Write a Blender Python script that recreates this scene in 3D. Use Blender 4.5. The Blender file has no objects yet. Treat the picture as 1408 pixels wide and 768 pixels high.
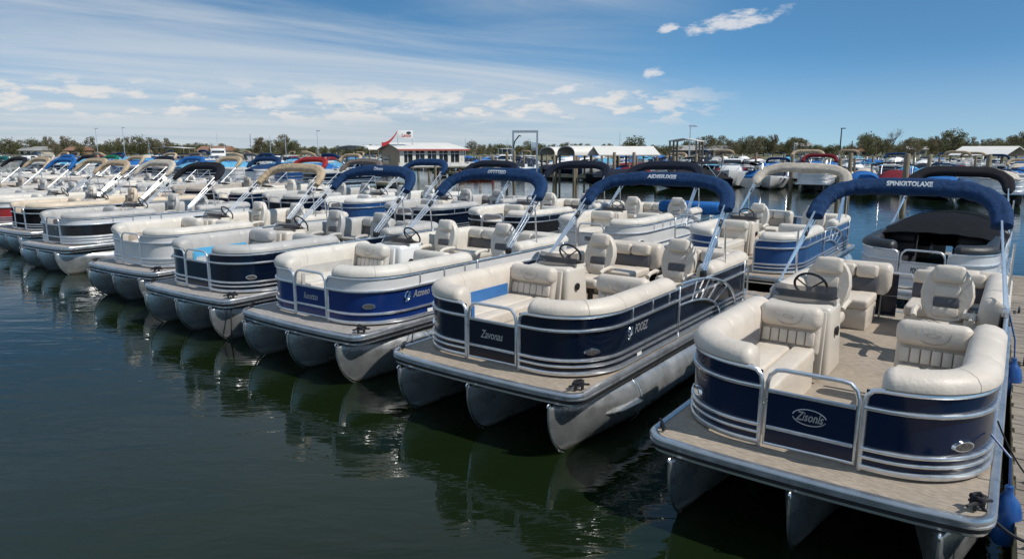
import bpy, bmesh, math, random
from mathutils import Vector, Matrix, noise
R = math.radians
rnd = random.Random(7)
S = bpy.context.scene
COL = S.collection

# ------------------------------------------------------------------ camera
PITCH = 10.78
EYE = 3.3
cd = bpy.data.cameras.new('camera'); cam = bpy.data.objects.new('camera', cd); COL.objects.link(cam)
cam.location = (0, 0, EYE); cam.rotation_euler = (R(90 - PITCH), 0, 0)
cd.sensor_width = 36; cd.lens = 24.03; cd.clip_end = 6000; cd.clip_start = .05
S.camera = cam
S.view_settings.view_transform = 'Standard'; S.view_settings.look = 'None'
S.view_settings.exposure = 0.0; S.view_settings.gamma = 1

# ------------------------------------------------------------------ sun and sky
SUN_AZ = math.atan2(.90, -.43)          # clockwise from +Y
SUN_EL = R(50)
sd = Vector((math.sin(SUN_AZ) * math.cos(SUN_EL), math.cos(SUN_AZ) * math.cos(SUN_EL), math.sin(SUN_EL)))
sl = bpy.data.lights.new('sun', 'SUN'); sl.energy = 4.2; sl.angle = R(.5); sl.color = (1, .955, .89)
so = bpy.data.objects.new('sun', sl); COL.objects.link(so)
so.rotation_euler = sd.to_track_quat('Z', 'Y').to_euler(); so.location = (20, -10, 40)

W = bpy.data.worlds.new('World'); S.world = W; W.use_nodes = True
nt = W.node_tree; nt.nodes.clear()
def N(t, **k):
    n = nt.nodes.new(t)
    for a, v in k.items(): setattr(n, a, v)
    return n
def math_(op, a, b=None, c=None, clamp=False):
    n = N('ShaderNodeMath', operation=op, use_clamp=clamp)
    for i, v in enumerate((a, b, c)):
        if v is None: continue
        if isinstance(v, (int, float)): n.inputs[i].default_value = v
        else: nt.links.new(v, n.inputs[i])
    return n.outputs[0]
def sstep(v, a, b):
    n = N('ShaderNodeMapRange', interpolation_type='SMOOTHSTEP')
    nt.links.new(v, n.inputs[0]); n.inputs[1].default_value = a; n.inputs[2].default_value = b
    return n.outputs[0]
def comb(x, y, z):
    n = N('ShaderNodeCombineXYZ')
    for i, v in enumerate((x, y, z)):
        if isinstance(v, (int, float)): n.inputs[i].default_value = v
        else: nt.links.new(v, n.inputs[i])
    return n.outputs[0]
def noise_(vec, scale, detail=6, rough=.55, dist=0):
    n = N('ShaderNodeTexNoise'); nt.links.new(vec, n.inputs['Vector'])
    n.inputs['Scale'].default_value = scale; n.inputs['Detail'].default_value = detail
    n.inputs['Roughness'].default_value = rough; n.inputs['Distortion'].default_value = dist
    return n.outputs['Fac']
tc = N('ShaderNodeTexCoord'); sx = N('ShaderNodeSeparateXYZ'); nt.links.new(tc.outputs['Generated'], sx.inputs[0])
X, Y, Z = sx.outputs
zp = math_('MAXIMUM', Z, 0.0)
sky = N('ShaderNodeTexSky', sky_type='NISHITA', sun_disc=False)
sky.sun_elevation = SUN_EL; sky.sun_rotation = SUN_AZ; sky.air_density = 1.0; sky.dust_density = .6; sky.ozone_density = 3.0
nt.links.new(comb(X, Y, math_('ADD', math_('MULTIPLY', zp, 2.6), .09)), sky.inputs[0])
tint = N('ShaderNodeMix', data_type='RGBA', blend_type='MULTIPLY'); tint.inputs[0].default_value = 1
nt.links.new(sky.outputs[0], tint.inputs[6]); tint.inputs[7].default_value = (.90, 1.16, 1.22, 1)
tmx = N('ShaderNodeMix', data_type='RGBA'); tmx.inputs[6].default_value = (.96, 1.62, 1.68, 1); tmx.inputs[7].default_value = (.84, 1.32, 1.38, 1); nt.links.new(tmx.outputs[2], tint.inputs[7])
az = math_('ARCTAN2', X, Y); nt.links.new(sstep(az, .18, .62), tmx.inputs[0]); el = math_('ARCSINE', Z)
pz = math_('ADD', zp, .05)
px, py = math_('DIVIDE', X, pz), math_('DIVIDE', Y, pz)
A0 = R(50)
along = math_('ADD', math_('MULTIPLY', px, math.sin(A0)), math_('MULTIPLY', py, math.cos(A0)))
across = math_('SUBTRACT', math_('MULTIPLY', px, math.cos(A0)), math_('MULTIPLY', py, math.sin(A0)))
cir = noise_(comb(math_('MULTIPLY', along, .16), math_('MULTIPLY', across, .55), 3.1), 1.0, 10, .62, .9)
cirbig = noise_(comb(math_('MULTIPLY', along, .10), math_('MULTIPLY', across, .22), 8.4), 1.0, 3, .5)
leftness = sstep(az, .32, .02)
c1 = math_('MULTIPLY', sstep(math_('ADD', math_('MULTIPLY', cir, .78), math_('MULTIPLY', cirbig, .30)), .36, .74), leftness)
veil = math_('ADD', math_('MULTIPLY', math_('MULTIPLY', sstep(el, .17, .03), sstep(az, .45, -.15)), .46), math_('MULTIPLY', sstep(el, .13, .0), .52))
# low fair-weather cumulus near the horizon
wob = noise_(comb(math_('MULTIPLY', az, 30), math_('MULTIPLY', el, 85), 1.7), 1.0, 6, .62)
cum = noise_(comb(math_('MULTIPLY', az, 19), math_('MULTIPLY', el, 62), 5.3), 1.0, 7, .58, .1)
band = math_('MULTIPLY', sstep(el, .028, .05), sstep(el, .098, .066))
c2 = math_('MULTIPLY', math_('MULTIPLY', sstep(cum, .49, .61), band), sstep(az, .33, .18))
# single puffs high on the right
def puff(a, e, ra, re):
    da = math_('DIVIDE', math_('SUBTRACT', az, a), ra); de = math_('DIVIDE', math_('SUBTRACT', math_('SUBTRACT', el, e), math_('MULTIPLY', math_('SUBTRACT', az, a), .16)), re)
    d = math_('ADD', math_('MULTIPLY', da, da), math_('MULTIPLY', de, de))
    return sstep(math_('ADD', d, math_('MULTIPLY', math_('SUBTRACT', wob, .5), 7.5)), 1.5, -.35)
c3 = puff(.296, .164, .062, .0105)
for a_ in ((.215, .159, .012, .006), (.195, .103, .013, .007), (.08, .082, .02, .006), (-.13, .06, .05, .009), (-.32, .062, .03, .008)):
    c3 = math_('MAXIMUM', c3, puff(*a_))
def over(base, fac, colr):
    m = N('ShaderNodeMix', data_type='RGBA'); nt.links.new(fac, m.inputs[0]); nt.links.new(base, m.inputs[6]); m.inputs[7].default_value = (*colr, 1)
    return m.outputs[2]
o = over(tint.outputs[2], veil, (4.5, 5.35, 6.1))
o = over(o, math_('MULTIPLY', c1, .72), (6.6, 7.0, 7.3))
o = over(o, math_('MULTIPLY', c2, .92), (7.6, 7.5, 7.4))
o = over(o, math_('MULTIPLY', c3, .8), (7.8, 7.8, 7.9))
bg = N('ShaderNodeBackground'); bg.inputs[1].default_value = .10; nt.links.new(o, bg.inputs[0])
wo = N('ShaderNodeOutputWorld'); nt.links.new(bg.outputs[0], wo.inputs[0])

# ------------------------------------------------------------------ materials
MATS = {}
def mat(name, base, rough=.5, metal=0, var=0, vscale=8, bump=0, bscale=60, coat=0, second=None, stretch=(1, 1, 1), alpha=1, spec=.5, rvar=0, waterline=False, detail=5, grime=0):
    if name in MATS: return MATS[name]
    m = bpy.data.materials.new(name); m.use_nodes = True; t = m.node_tree; b = t.nodes['Principled BSDF']
    b.inputs['Base Color'].default_value = (*base, 1); b.inputs['Roughness'].default_value = rough; b.inputs['Metallic'].default_value = metal
    b.inputs['Coat Weight'].default_value = coat; b.inputs['Coat Roughness'].default_value = .04; b.inputs['Alpha'].default_value = alpha
    b.inputs['Specular IOR Level'].default_value = spec
    L = t.links.new
    co = t.nodes.new('ShaderNodeTexCoord'); mp = t.nodes.new('ShaderNodeMapping'); L(co.outputs['Object'], mp.inputs[0]); mp.inputs['Scale'].default_value = stretch
    col_out = None
    if var or second:
        n = t.nodes.new('ShaderNodeTexNoise'); n.inputs['Scale'].default_value = vscale; n.inputs['Detail'].default_value = detail; n.inputs['Roughness'].default_value = .62
        L(mp.outputs[0], n.inputs['Vector'])
        r = t.nodes.new('ShaderNodeMapRange'); r.inputs[1].default_value = .3; r.inputs[2].default_value = .7; L(n.outputs['Fac'], r.inputs[0])
        mx = t.nodes.new('ShaderNodeMix'); mx.data_type = 'RGBA'; L(r.outputs[0], mx.inputs[0])
        lo = second or tuple(c * (1 - var) for c in base); hi = tuple(min(1, c * (1 + var)) for c in base)
        mx.inputs[6].default_value = (*lo, 1); mx.inputs[7].default_value = (*hi, 1); col_out = mx.outputs[2]
        if grime:      # broad worn and soiled patches
            n4 = t.nodes.new('ShaderNodeTexNoise'); n4.inputs['Scale'].default_value = 1.7; n4.inputs['Detail'].default_value = 7; n4.inputs['Roughness'].default_value = .68; L(co.outputs['Object'], n4.inputs['Vector'])
            r4 = t.nodes.new('ShaderNodeMapRange'); r4.inputs[1].default_value = .32; r4.inputs[2].default_value = .62; r4.inputs[3].default_value = 1 - grime; r4.inputs[4].default_value = 1.03; L(n4.outputs['Fac'], r4.inputs[0])
            m4 = t.nodes.new('ShaderNodeMix'); m4.data_type = 'RGBA'; m4.blend_type = 'MULTIPLY'; m4.inputs[0].default_value = 1; L(col_out, m4.inputs[6]); L(r4.outputs[0], m4.inputs[7]); col_out = m4.outputs[2]
        L(col_out, b.inputs['Base Color'])
        if rvar:
            rr = t.nodes.new('ShaderNodeMapRange'); L(n.outputs['Fac'], rr.inputs[0]); rr.inputs[1].default_value = .3; rr.inputs[2].default_value = .7
            rr.inputs[3].default_value = rough - rvar; rr.inputs[4].default_value = rough + rvar; L(rr.outputs[0], b.inputs['Roughness'])
    if waterline:   # algae and scum left by the lake just above the water
        g = t.nodes.new('ShaderNodeNewGeometry'); s = t.nodes.new('ShaderNodeSeparateXYZ'); L(g.outputs['Position'], s.inputs[0])
        n2 = t.nodes.new('ShaderNodeTexNoise'); n2.inputs['Scale'].default_value = 5; n2.inputs['Detail'].default_value = 6; L(g.outputs['Position'], n2.inputs['Vector'])
        ad = t.nodes.new('ShaderNodeMath'); ad.operation = 'MULTIPLY_ADD'; L(n2.outputs['Fac'], ad.inputs[0]); ad.inputs[1].default_value = -.16; L(s.outputs[2], ad.inputs[2])
        rr = t.nodes.new('ShaderNodeMapRange'); L(ad.outputs[0], rr.inputs[0]); rr.inputs[1].default_value = .05; rr.inputs[2].default_value = -.05; rr.inputs[3].default_value = 0; rr.inputs[4].default_value = .8
        m2 = t.nodes.new('ShaderNodeMix'); m2.data_type = 'RGBA'; L(rr.outputs[0], m2.inputs[0])
        if col_out: L(col_out, m2.inputs[6])
        else: m2.inputs[6].default_value = (*base, 1)
        m2.inputs[7].default_value = (.13, .10, .055, 1); L(m2.outputs[2], b.inputs['Base Color'])
        m3 = t.nodes.new('ShaderNodeMath'); m3.operation = 'MULTIPLY_ADD'; L(rr.outputs[0], m3.inputs[0]); m3.inputs[1].default_value = -metal; m3.inputs[2].default_value = metal; L(m3.outputs[0], b.inputs['Metallic'])
    if bump:
        n = t.nodes.new('ShaderNodeTexNoise'); n.inputs['Scale'].default_value = bscale; n.inputs['Detail'].default_value = 4; L(mp.outputs[0], n.inputs['Vector'])
        bp = t.nodes.new('ShaderNodeBump'); bp.inputs['Strength'].default_value = bump; bp.inputs['Distance'].default_value = .02; L(n.outputs['Fac'], bp.inputs['Height']); L(bp.outputs[0], b.inputs['Normal'])
    MATS[name] = m; return m

alu_tube = mat('weathered_aluminium', (.62, .63, .62), .30, .82, .20, 3.5, .06, 24, rvar=.09, waterline=True)
alu_rail = mat('rail_aluminium', (.72, .73, .74), .33, .9, .10, 12, rvar=.06)
alu_bright = mat('polished_aluminium', (.82, .83, .84), .22, .95, .06, 20)
alu_dark = mat('underframe_metal', (.10, .10, .105), .6, .4, .3, 6)
rail_black = mat('rub_strip_rubber', (.02, .021, .023), .55, 0, .2, 9)
rail_side = mat('rub_rail_grey', (.52, .54, .56), .32, .85, .15, 6, rvar=.08)
chrome = mat('chrome', (.85, .86, .88), .08, 1)
lens = mat('lamp_lens', (.09, .085, .08), .08, .2, .6, 40)
black = mat('black_plastic', (.012, .012, .013), .42, 0, .25, 20)
dash = mat('dash_plastic', (.035, .033, .031), .5, 0, .2, 14)
smoked = mat('smoked_windshield', (.035, .03, .027), .06, 0, alpha=.72, coat=.5)
carpet_tan = mat('woven_deck_tan', (.42, .352, .275), .9, 0, .1, 26, .35, 90, second=(.20, .162, .122), stretch=(.45, 3.2, 1), detail=7, grime=.13)
carpet_grey = mat('woven_deck_grey', (.37, .345, .32), .9, 0, .1, 22, .3, 80, second=(.21, .195, .18), stretch=(.45, 3.2, 1), detail=7, grime=.13)
fib_beige = mat('gelcoat_beige', (.60, .54, .46), .38, 0, .05, 3, coat=.2)
fib_white = mat('gelcoat_white', (.72, .71, .68), .35, 0, .05, 3, coat=.3)
def vinyl(n, c): return mat('vinyl_' + n, c, .48, 0, .08, 4, .20, 30, grime=.11)
V = dict(beige=vinyl('beige', (.60, .53, .445)), cream=vinyl('cream', (.61, .565, .495)), white=vinyl('white', (.60, .58, .54)), grey=vinyl('grey', (.43, .415, .39)),
         tan=vinyl('tan', (.58, .48, .36)), black=vinyl('black', (.018, .018, .02)), charcoal=vinyl('charcoal', (.075, .075, .085)), blue=vinyl('blue', (.03, .14, .36)), aqua=vinyl('aqua', (.08, .36, .60)), taupe=vinyl('taupe', (.36, .31, .26)))
def paint(n, c, **k): return mat('hull_paint_' + n, c, .22, 0, .08, 1.5, coat=.30, spec=.30, **k)
P = dict(navy=paint('navy', (.0015, .010, .036)), midnight=paint('midnight', (.002, .006, .018)), royal=paint('royal', (.005, .024, .125)), white=paint('white', (.64, .63, .61)),
         silver=mat('hull_paint_silver', (.66, .66, .66), .32, .12, .06, 2, coat=.4), black=paint('black', (.012, .012, .014)), steel=paint('steel', (.02, .07, .20)), red=paint('red', (.30, .02, .02)), teal=paint('teal', (.02, .12, .16)))
canvasblack = mat('canvas_black_cover', (.009, .009, .010), .95, 0, .3, 5, .4, 25, spec=.1)
def canvas(n, c): return mat('canvas_' + n, c, .85, 0, .22, 9, .6, 28, spec=.25, grime=.25)
K = dict(navy=canvas('navy', (.008, .036, .105)), blue=canvas('blue', (.016, .12, .36)), black=canvas('black', (.014, .014, .018)), ink=canvas('ink', (.010, .014, .028)), tan=canvas('tan', (.46, .35, .23)), sand=canvas('sand', (.52, .46, .38)),
         brown=canvas('brown', (.17, .14, .12)), red=canvas('red', (.34, .025, .025)), teal=canvas('teal', (.01, .12, .12)), maroon=canvas('maroon', (.16, .012, .02)), grey=canvas('grey', (.30, .30, .30)), white=canvas('white', (.72, .71, .69)), aqua=canvas('aqua', (.10, .34, .52)), green=canvas('green', (.01, .16, .09)))
lettering = mat('lettering_white', (.78, .78, .78), .6)
lettering_chrome = mat('lettering_silver', (.52, .53, .54), .3, .6)
lettering_dark = mat('lettering_dark', (.03, .03, .035), .5)
lettering_red = mat('lettering_red', (.45, .03, .03), .5)
rope_black = mat('rope_black', (.015, .016, .02), .9, 0, .4, 40)
rope_white = mat('rope_white', (.55, .52, .46), .9, 0, .3, 40)
fender_blue = mat('fender_vinyl', (.006, .065, .25), .35, 0, .12, 5, coat=.3)
wood = mat('weathered_planks', (.34, .29, .23), .85, 0, .1, 5, .5, 40, second=(.19, .165, .135), stretch=(.9, 7, 1), grime=.3)
wood_edge = mat('treated_timber', (.36, .35, .22), .85, 0, .25, 4, .4, 30, stretch=(4, .5, 4))
pile_m = mat('piling_timber', (.22, .175, .12), .9, 0, .35, 3, .6, 20, stretch=(3, 3, .5))

# ------------------------------------------------------------------ mesh helpers
class MB:
    def __init__(s): s.v = []; s.f = []; s.m = []
    def add(s, v, f, mi=0):
        o = len(s.v); s.v += [tuple(p) for p in v]; s.f += [tuple(i + o for i in q) for q in f]; s.m += [mi] * len(f); return s
    def box(s, c, d, r=0, seg=2, rot=None, mi=0, taper=None):
        bm = bmesh.new(); bmesh.ops.create_cube(bm, size=1)
        for v in bm.verts:
            k = 1
            v.co = Vector((v.co.x * d[0], v.co.y * d[1], v.co.z * d[2]))
            if taper and v.co.z > 0: v.co.x *= taper[0]; v.co.y *= taper[1]
        if r: bmesh.ops.bevel(bm, geom=bm.edges[:], offset=r, segments=seg, profile=.5, affect='EDGES')
        M_ = Matrix.Translation(c) @ (rot.to_4x4() if rot else Matrix())
        bm.verts.index_update()
        s.add([M_ @ v.co for v in bm.verts], [[v.index for v in f.verts] for f in bm.faces], mi); bm.free(); return s
    def tube(s, pts, r, n=8, closed=False, mi=0, caps=True, up0=None):
        pts = [Vector(p) for p in pts]; m = len(pts); V_ = []; F = []
        up = Vector(up0) if up0 else None
        for i, p in enumerate(pts):
            a = pts[i - 1] if i or closed else p; b = pts[(i + 1) % m] if i < m - 1 or closed else p
            t = (b - a).normalized()
            if up is None: up = t.orthogonal().normalized()
            up = (up - t * up.dot(t)).normalized(); w = t.cross(up)
            rr = r(i / (m - 1), i) if callable(r) else r
            for k in range(n):
                q = 2 * math.pi * k / n; e = rr(q) if callable(rr) else rr
                V_.append(p + (up * math.cos(q) + w * math.sin(q)) * e)
        for i in range(m if closed else m - 1):
            for k in range(n):
                a = i * n + k; b = i * n + (k + 1) % n; j = ((i + 1) % m) * n
                F.append((a, b, j + (k + 1) % n, j + k))
        if caps and not closed: F.append(tuple(range(n - 1, -1, -1))); F.append(tuple((m - 1) * n + k for k in range(n)))
        return s.add(V_, F, mi)
    def sweep(s, path, prof, closed=False, mi=0, scale=None, caps=True):
        """path: plan points (x, y[, z]); prof: closed loop of (outward, up)."""
        m = len(path); n = len(prof); V_ = []; F = []
        P3 = [Vector((p[0], p[1], p[2] if len(p) > 2 else 0)) for p in path]
        cx = sum(p[0] for p in prof) / n; cz = sum(p[1] for p in prof) / n
        for i, p in enumerate(P3):
            a = P3[i - 1] if i or closed else p; b = P3[(i + 1) % m] if i < m - 1 or closed else p
            t = (b - a); t.z = 0; t.normalize(); nr = Vector((t.y, -t.x, 0)); k = scale(i / (m - 1), i) if scale else 1
            for o_, z in prof: V_.append(p + nr * (cx + (o_ - cx) * k) + Vector((0, 0, cz + (z - cz) * k)))
        for i in range(m if closed else m - 1):
            for k in range(n):
                j = ((i + 1) % m) * n
                F.append((i * n + k, i * n + (k + 1) % n, j + (k + 1) % n, j + k))
        if caps and not closed: F.append(tuple(range(n - 1, -1, -1))); F.append(tuple((m - 1) * n + k for k in range(n)))
        return s.add(V_, F, mi)
    def prism(s, poly, z0, z1, r=0, mi=0):
        bm = bmesh.new(); vs = [bm.verts.new((x, y, z0)) for x, y in poly]; f = bm.faces.new(vs)
        ex = bmesh.ops.extrude_face_region(bm, geom=[f]); top = [g for g in ex['geom'] if isinstance(g, bmesh.types.BMVert)]
        for v in top: v.co.z = z1
        bmesh.ops.recalc_face_normals(bm, faces=bm.faces[:])
        if r:
            es = [e for e in bm.edges if all(v.co.z > z1 - 1e-5 for v in e.verts)]
            bmesh.ops.bevel(bm, geom=es, offset=r, segments=3, profile=.5, affect='EDGES')
        bm.verts.index_update()
        s.add([v.co.copy() for v in bm.verts], [[v.index for v in f.verts] for f in bm.faces], mi); bm.free(); return s
    def lathe(s, prof, c=(0, 0, 0), n=14, mi=0, rot=None):
        V_ = []; F = []
        for r_, z in prof:
            for k in range(n):
                q = 2 * math.pi * k / n; p = Vector((r_ * math.cos(q), r_ * math.sin(q), z))
                if rot: p = rot @ p
                V_.append(p + Vector(c))
        for i in range(len(prof) - 1):
            for k in range(n): F.append((i * n + k, i * n + (k + 1) % n, (i + 1) * n + (k + 1) % n, (i + 1) * n + k))
        F.append(tuple(range(n - 1, -1, -1))); F.append(tuple((len(prof) - 1) * n + k for k in range(n)))
        return s.add(V_, F, mi)
    def quad(s, *p, mi=0): return s.add(p, [tuple(range(len(p)))], mi)
    def mirror(s):
        s.v = [(-x, y, z) for x, y, z in s.v]; s.f = [tuple(reversed(f)) for f in s.f]; return s
    def mesh(s, name, mats, sharp=38):
        me = bpy.data.meshes.new(name); me.from_pydata(s.v, [], s.f)
        for m in (mats if isinstance(mats, (list, tuple)) else [mats]): me.materials.append(m)
        me.polygons.foreach_set('material_index', s.m); me.polygons.foreach_set('use_smooth', [True] * len(s.f))
        me.update(); me.set_sharp_from_angle(angle=R(sharp)); return me

def link(name, me, parent=None, loc=None, rz=None):
    o = bpy.data.objects.new(name, me); COL.objects.link(o)
    if parent: o.parent = parent
    if loc: o.location = loc
    if rz is not None: o.rotation_euler = (0, 0, rz)
    return o
CACHE = {}
def part(name, key, fn, mats, parent, label=None):
    """A part; parts of the same shape and material share their mesh."""
    k = (name, key, tuple(m.name for m in (mats if isinstance(mats, (list, tuple)) else [mats])))
    if k not in CACHE:
        b = MB(); fn(b); CACHE[k] = b.mesh(name, mats)
    o = link(name, CACHE[k], parent)
    if label: o['label'] = label
    return o
def thing(name, label, cat, loc=(0, 0, 0), rz=0, group=None):
    o = bpy.data.objects.new(name, None); COL.objects.link(o); o.location = loc; o.rotation_euler = (0, 0, rz); o.empty_display_size = .3
    o['label'] = label; o['category'] = cat
    if group: o['group'] = group
    return o
def tag(o, label, cat, group=None):
    o['label'] = label; o['category'] = cat
    if group: o['group'] = group
    return o
def copy_tree(o, parent=None):
    c = o.copy(); COL.objects.link(c)
    if parent: c.parent = parent
    for ch in list(o.children): copy_tree(ch, c)
    return c
def text_geo(body, size, shear=0, bold=0, width=None):
    cu = bpy.data.curves.new('lettering', 'FONT'); cu.body = body; cu.size = size; cu.shear = shear; cu.align_x = 'CENTER'; cu.align_y = 'CENTER'; cu.offset = bold; cu.resolution_u = 3
    ob = bpy.data.objects.new('lettering', cu); COL.objects.link(ob); dg = bpy.context.evaluated_depsgraph_get()
    me = bpy.data.meshes.new_from_object(ob.evaluated_get(dg)); v = [p.co.copy() for p in me.vertices]; f = [tuple(q.vertices) for q in me.polygons]
    bpy.data.objects.remove(ob); bpy.data.curves.remove(cu); bpy.data.meshes.remove(me)
    if width:
        w = max(p.x for p in v) - min(p.x for p in v)
        for p in v: p.x *= width / w
    return v, f

# dock frame: l runs aft (away), t runs to the right along the rows
TH = R(-36.4)
EL = Vector((-math.sin(TH), math.cos(TH), 0)); ET = Vector((math.cos(TH), math.sin(TH), 0))
def LT(l, t, z=0): return EL * l + ET * t + Vector((0, 0, z))
sp_, cp_ = math.sin(R(PITCH)), math.cos(R(PITCH))
def at_l(px, l):
    """ground point at distance l along the dock frame, in the photo's column px (horizon level)"""
    u = (px - 704) / 940; d = Vector((u, cp_ + .19 * sp_, 0)); return d * (l / d.dot(EL))

def at_y(px, y):
    u = (px - 704) / 940; d = Vector((u, cp_ + .19 * sp_, 0)); return d * (y / d.y)

# ------------------------------------------------------------------ water, shore
def build_water():
    m = bpy.data.materials.new('lake_water'); m.use_nodes = True; t = m.node_tree; b = t.nodes['Principled BSDF']; L = t.links.new
    b.inputs['Base Color'].default_value = (.0062, .0120, .0038, 1); b.inputs['Roughness'].default_value = .012; b.inputs['IOR'].default_value = 1.333
    g = t.nodes.new('ShaderNodeNewGeometry')
    def nz(sc, stretch, det, rot=0, dist=0):
        mp = t.nodes.new('ShaderNodeMapping'); mp.inputs['Scale'].default_value = stretch; mp.inputs['Rotation'].default_value = (0, 0, rot); L(g.outputs['Position'], mp.inputs[0])
        n = t.nodes.new('ShaderNodeTexNoise'); n.inputs['Scale'].default_value = sc; n.inputs['Detail'].default_value = det; n.inputs['Roughness'].default_value = .5; n.inputs['Distortion'].default_value = dist; L(mp.outputs[0], n.inputs['Vector']); return n.outputs['Fac']
    n1 = nz(1.0, (.7, 2.2, 1), 3, R(8), .6); n2 = nz(4.2, (.7, 1.7, 1), 3, R(-14), .3); n3 = nz(.35, (1, 1.3, 1), 2)
    def mul(a, k):
        q = t.nodes.new('ShaderNodeMath'); q.operation = 'MULTIPLY'; L(a, q.inputs[0])
        if isinstance(k, (int, float)): q.inputs[1].default_value = k
        else: L(k, q.inputs[1])
        return q.outputs[0]
    # calmer lee among the hulls, more ripple in the open channel
    rp = t.nodes.new('ShaderNodeMapRange'); L(n3, rp.inputs[0]); rp.inputs[1].default_value = .35; rp.inputs[2].default_value = .65; rp.inputs[3].default_value = .45; rp.inputs[4].default_value = 1.1
    ad = t.nodes.new('ShaderNodeMath'); ad.operation = 'ADD'; L(mul(n1, .021), ad.inputs[0]); L(mul(mul(n2, .0065), rp.outputs[0]), ad.inputs[1])
    bp = t.nodes.new('ShaderNodeBump'); bp.inputs['Strength'].default_value = .55; bp.inputs['Distance'].default_value = 1; L(ad.outputs[0], bp.inputs['Height']); L(bp.outputs[0], b.inputs['Normal'])
    b_ = MB(); b_.quad((-2500, -300, 0), (2500, -300, 0), (2500, 3500, 0), (-2500, 3500, 0))
    o = link('water', b_.mesh('water', m)); o['kind'] = 'structure'
build_water()

def build_shore():
    soil = mat('shore_ground', (.15, .14, .09), .95, 0, .1, .06, second=(.09, .10, .045))
    b = MB(); xs = [-1500 + i * 40 for i in range(76)]
    rows = [(230, -.5), (232.5, .5), (240, 1.0), (330, 1.6), (3000, 6)]
    V_ = [(x, y + 2.5 * math.sin(x * .02) + 1.3 * math.sin(x * .071) - .05 * abs(x) * (x < 0) * 0, z) for y, z in rows for x in xs]
    n = len(xs); F = [(i * n + k, i * n + k + 1, (i + 1) * n + k + 1, (i + 1) * n + k) for i in range(len(rows) - 1) for k in range(n - 1)]
    b.add(V_, F); o = link('shore_ground', b.mesh('shore_ground', soil)); o['kind'] = 'structure'
build_shore()

# ------------------------------------------------------------------ docks
def plank_dock(name, label, l0, l1, t0, t1, z, along, edge=True, group=None, fine=True, turn=0):
    """deck boards across the walking direction, stringers below; along = 'l' or 't'"""
    root = thing(name, label, 'dock', LT(l0, t0), TH + R(turn), group)
    wl, wt = l1 - l0, t1 - t0
    b = MB(); r_ = random.Random(int(l0 * 7 + t0 * 3)); p = .143 if fine else .6
    n = int((wl if along == 'l' else wt) / p)
    for i in range(n):
        dz = r_.uniform(-.004, .004); g = .004 if fine else .02
        if along == 'l': b.box((wt / 2 + r_.uniform(-.012, .012), p * (i + .5), z - .02 + dz), (wt, p - 2 * g, .04), 0)
        else: b.box((p * (i + .5), wl / 2 + r_.uniform(-.012, .012), z - .02 + dz), (p - 2 * g, wl, .04), 0)
    w_ = wood if along == 'l' else mat('weathered_planks_long', (.34, .29, .23), .85, 0, .1, 5, .5, 40, second=(.19, .165, .135), stretch=(7, .9, 1))
    link('planks', b.mesh('planks', w_), root)
    if along == 'l':
        for x in (.03, wt - .03): link('stringer', MB().box((x, wl / 2, z - .17), (.06, wl, .24), .01).mesh('stringer', wood_edge), root)
        b = MB(); k = 0
        while k * 2.4 < wl: b.box((wt / 2, .6 + k * 2.4, z - .34), (wt - .2, .9, .36), .03); k += 1
    else:
        for y in (.03, wl - .03): link('stringer', MB().box((wt / 2, y, z - .17), (wt, .06, .24), .01).mesh('stringer', wood_edge), root)
        b = MB(); k = 0
        while k * 2.4 < wt: b.box((.6 + k * 2.4, wl / 2, z - .34), (.9, wl - .2, .36), .03); k += 1
    link('dock_floats', b.mesh('dock_floats', black), root)
    return root
B1C = Vector((2.253, 5.063, 0)); L1, T1 = B1C.dot(EL), B1C.dot(ET)
plank_dock('finger_dock', 'grey plank finger dock along the right side of the big navy pontoon boat', L1 - 3.2, L1 + 13.6, T1 + 1.53, T1 + 3.4, .5, 'l', turn=1.1)
plank_dock('main_dock', 'long weathered plank dock running between the two rows of pontoon boats', L1 + 7.1, L1 + 8.3, T1 - 62, T1 + 1.28, .5, 't')

def cleat(b, c, rz=0, s=1):
    rt = Matrix.Rotation(rz, 3, 'Z')
    for k in (-1, 1): b.box(Vector(c) + rt @ Vector((0, .04 * k * s, .025 * s)), (.025 * s, .03 * s, .05 * s), .004)
    b.tube([Vector(c) + rt @ Vector((0, y * s, z * s)) for y, z in ((-.12, .05), (-.06, .058), (0, .06), (.06, .058), (.12, .05))], .013 * s, 6)

# ------------------------------------------------------------------ pontoon boat
FZ = .76                      # floor height over the water
def arcpath(gx, hw, yf, Rx, Ry, ye, sr=.25, sx=None, n=14, step=.22, bulge=.03):
    """right-hand half of the fence in plan: gate post, bow corner, side, and (sx) across the stern"""
    p = []; k = max(2, int((hw - Rx - gx) / .12) + 1)
    for i in range(k): p.append((gx + (hw - Rx - gx) * i / k, yf))
    for i in range(n + 1):
        q = math.pi / 2 * i / n; p.append((hw - Rx + Rx * math.sin(q) ** .92, yf + Ry - Ry * math.cos(q) ** .92 if i < n else yf + Ry))
    e = ye - (sr if sx is not None else 0); y0 = yf + Ry; k = max(1, int((e - y0) / step))
    for i in range(1, k + 1): p.append((hw, y0 + (e - y0) * i / k))
    if sx is not None:
        for i in range(1, 6):
            q = math.pi / 2 * i / 5; p.append((hw - sr + sr * math.cos(q), e + sr * math.sin(q)))
        k = 4
        for i in range(1, k + 1): p.append((hw - sr + (sx - hw + sr) * i / k, ye))
    return p
def rrect(w, h, r, n=3, c=(0, 0)):
    o = []
    for sx, sy, a in ((1, -1, -90), (1, 1, 0), (-1, 1, 90), (-1, -1, 180)):
        for i in range(n + 1):
            q = R(a + 90 * i / n); o.append((c[0] + sx * (w / 2 - r) + r * math.cos(q), c[1] + sy * (h / 2 - r) + r * math.sin(q)))
    return o
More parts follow.
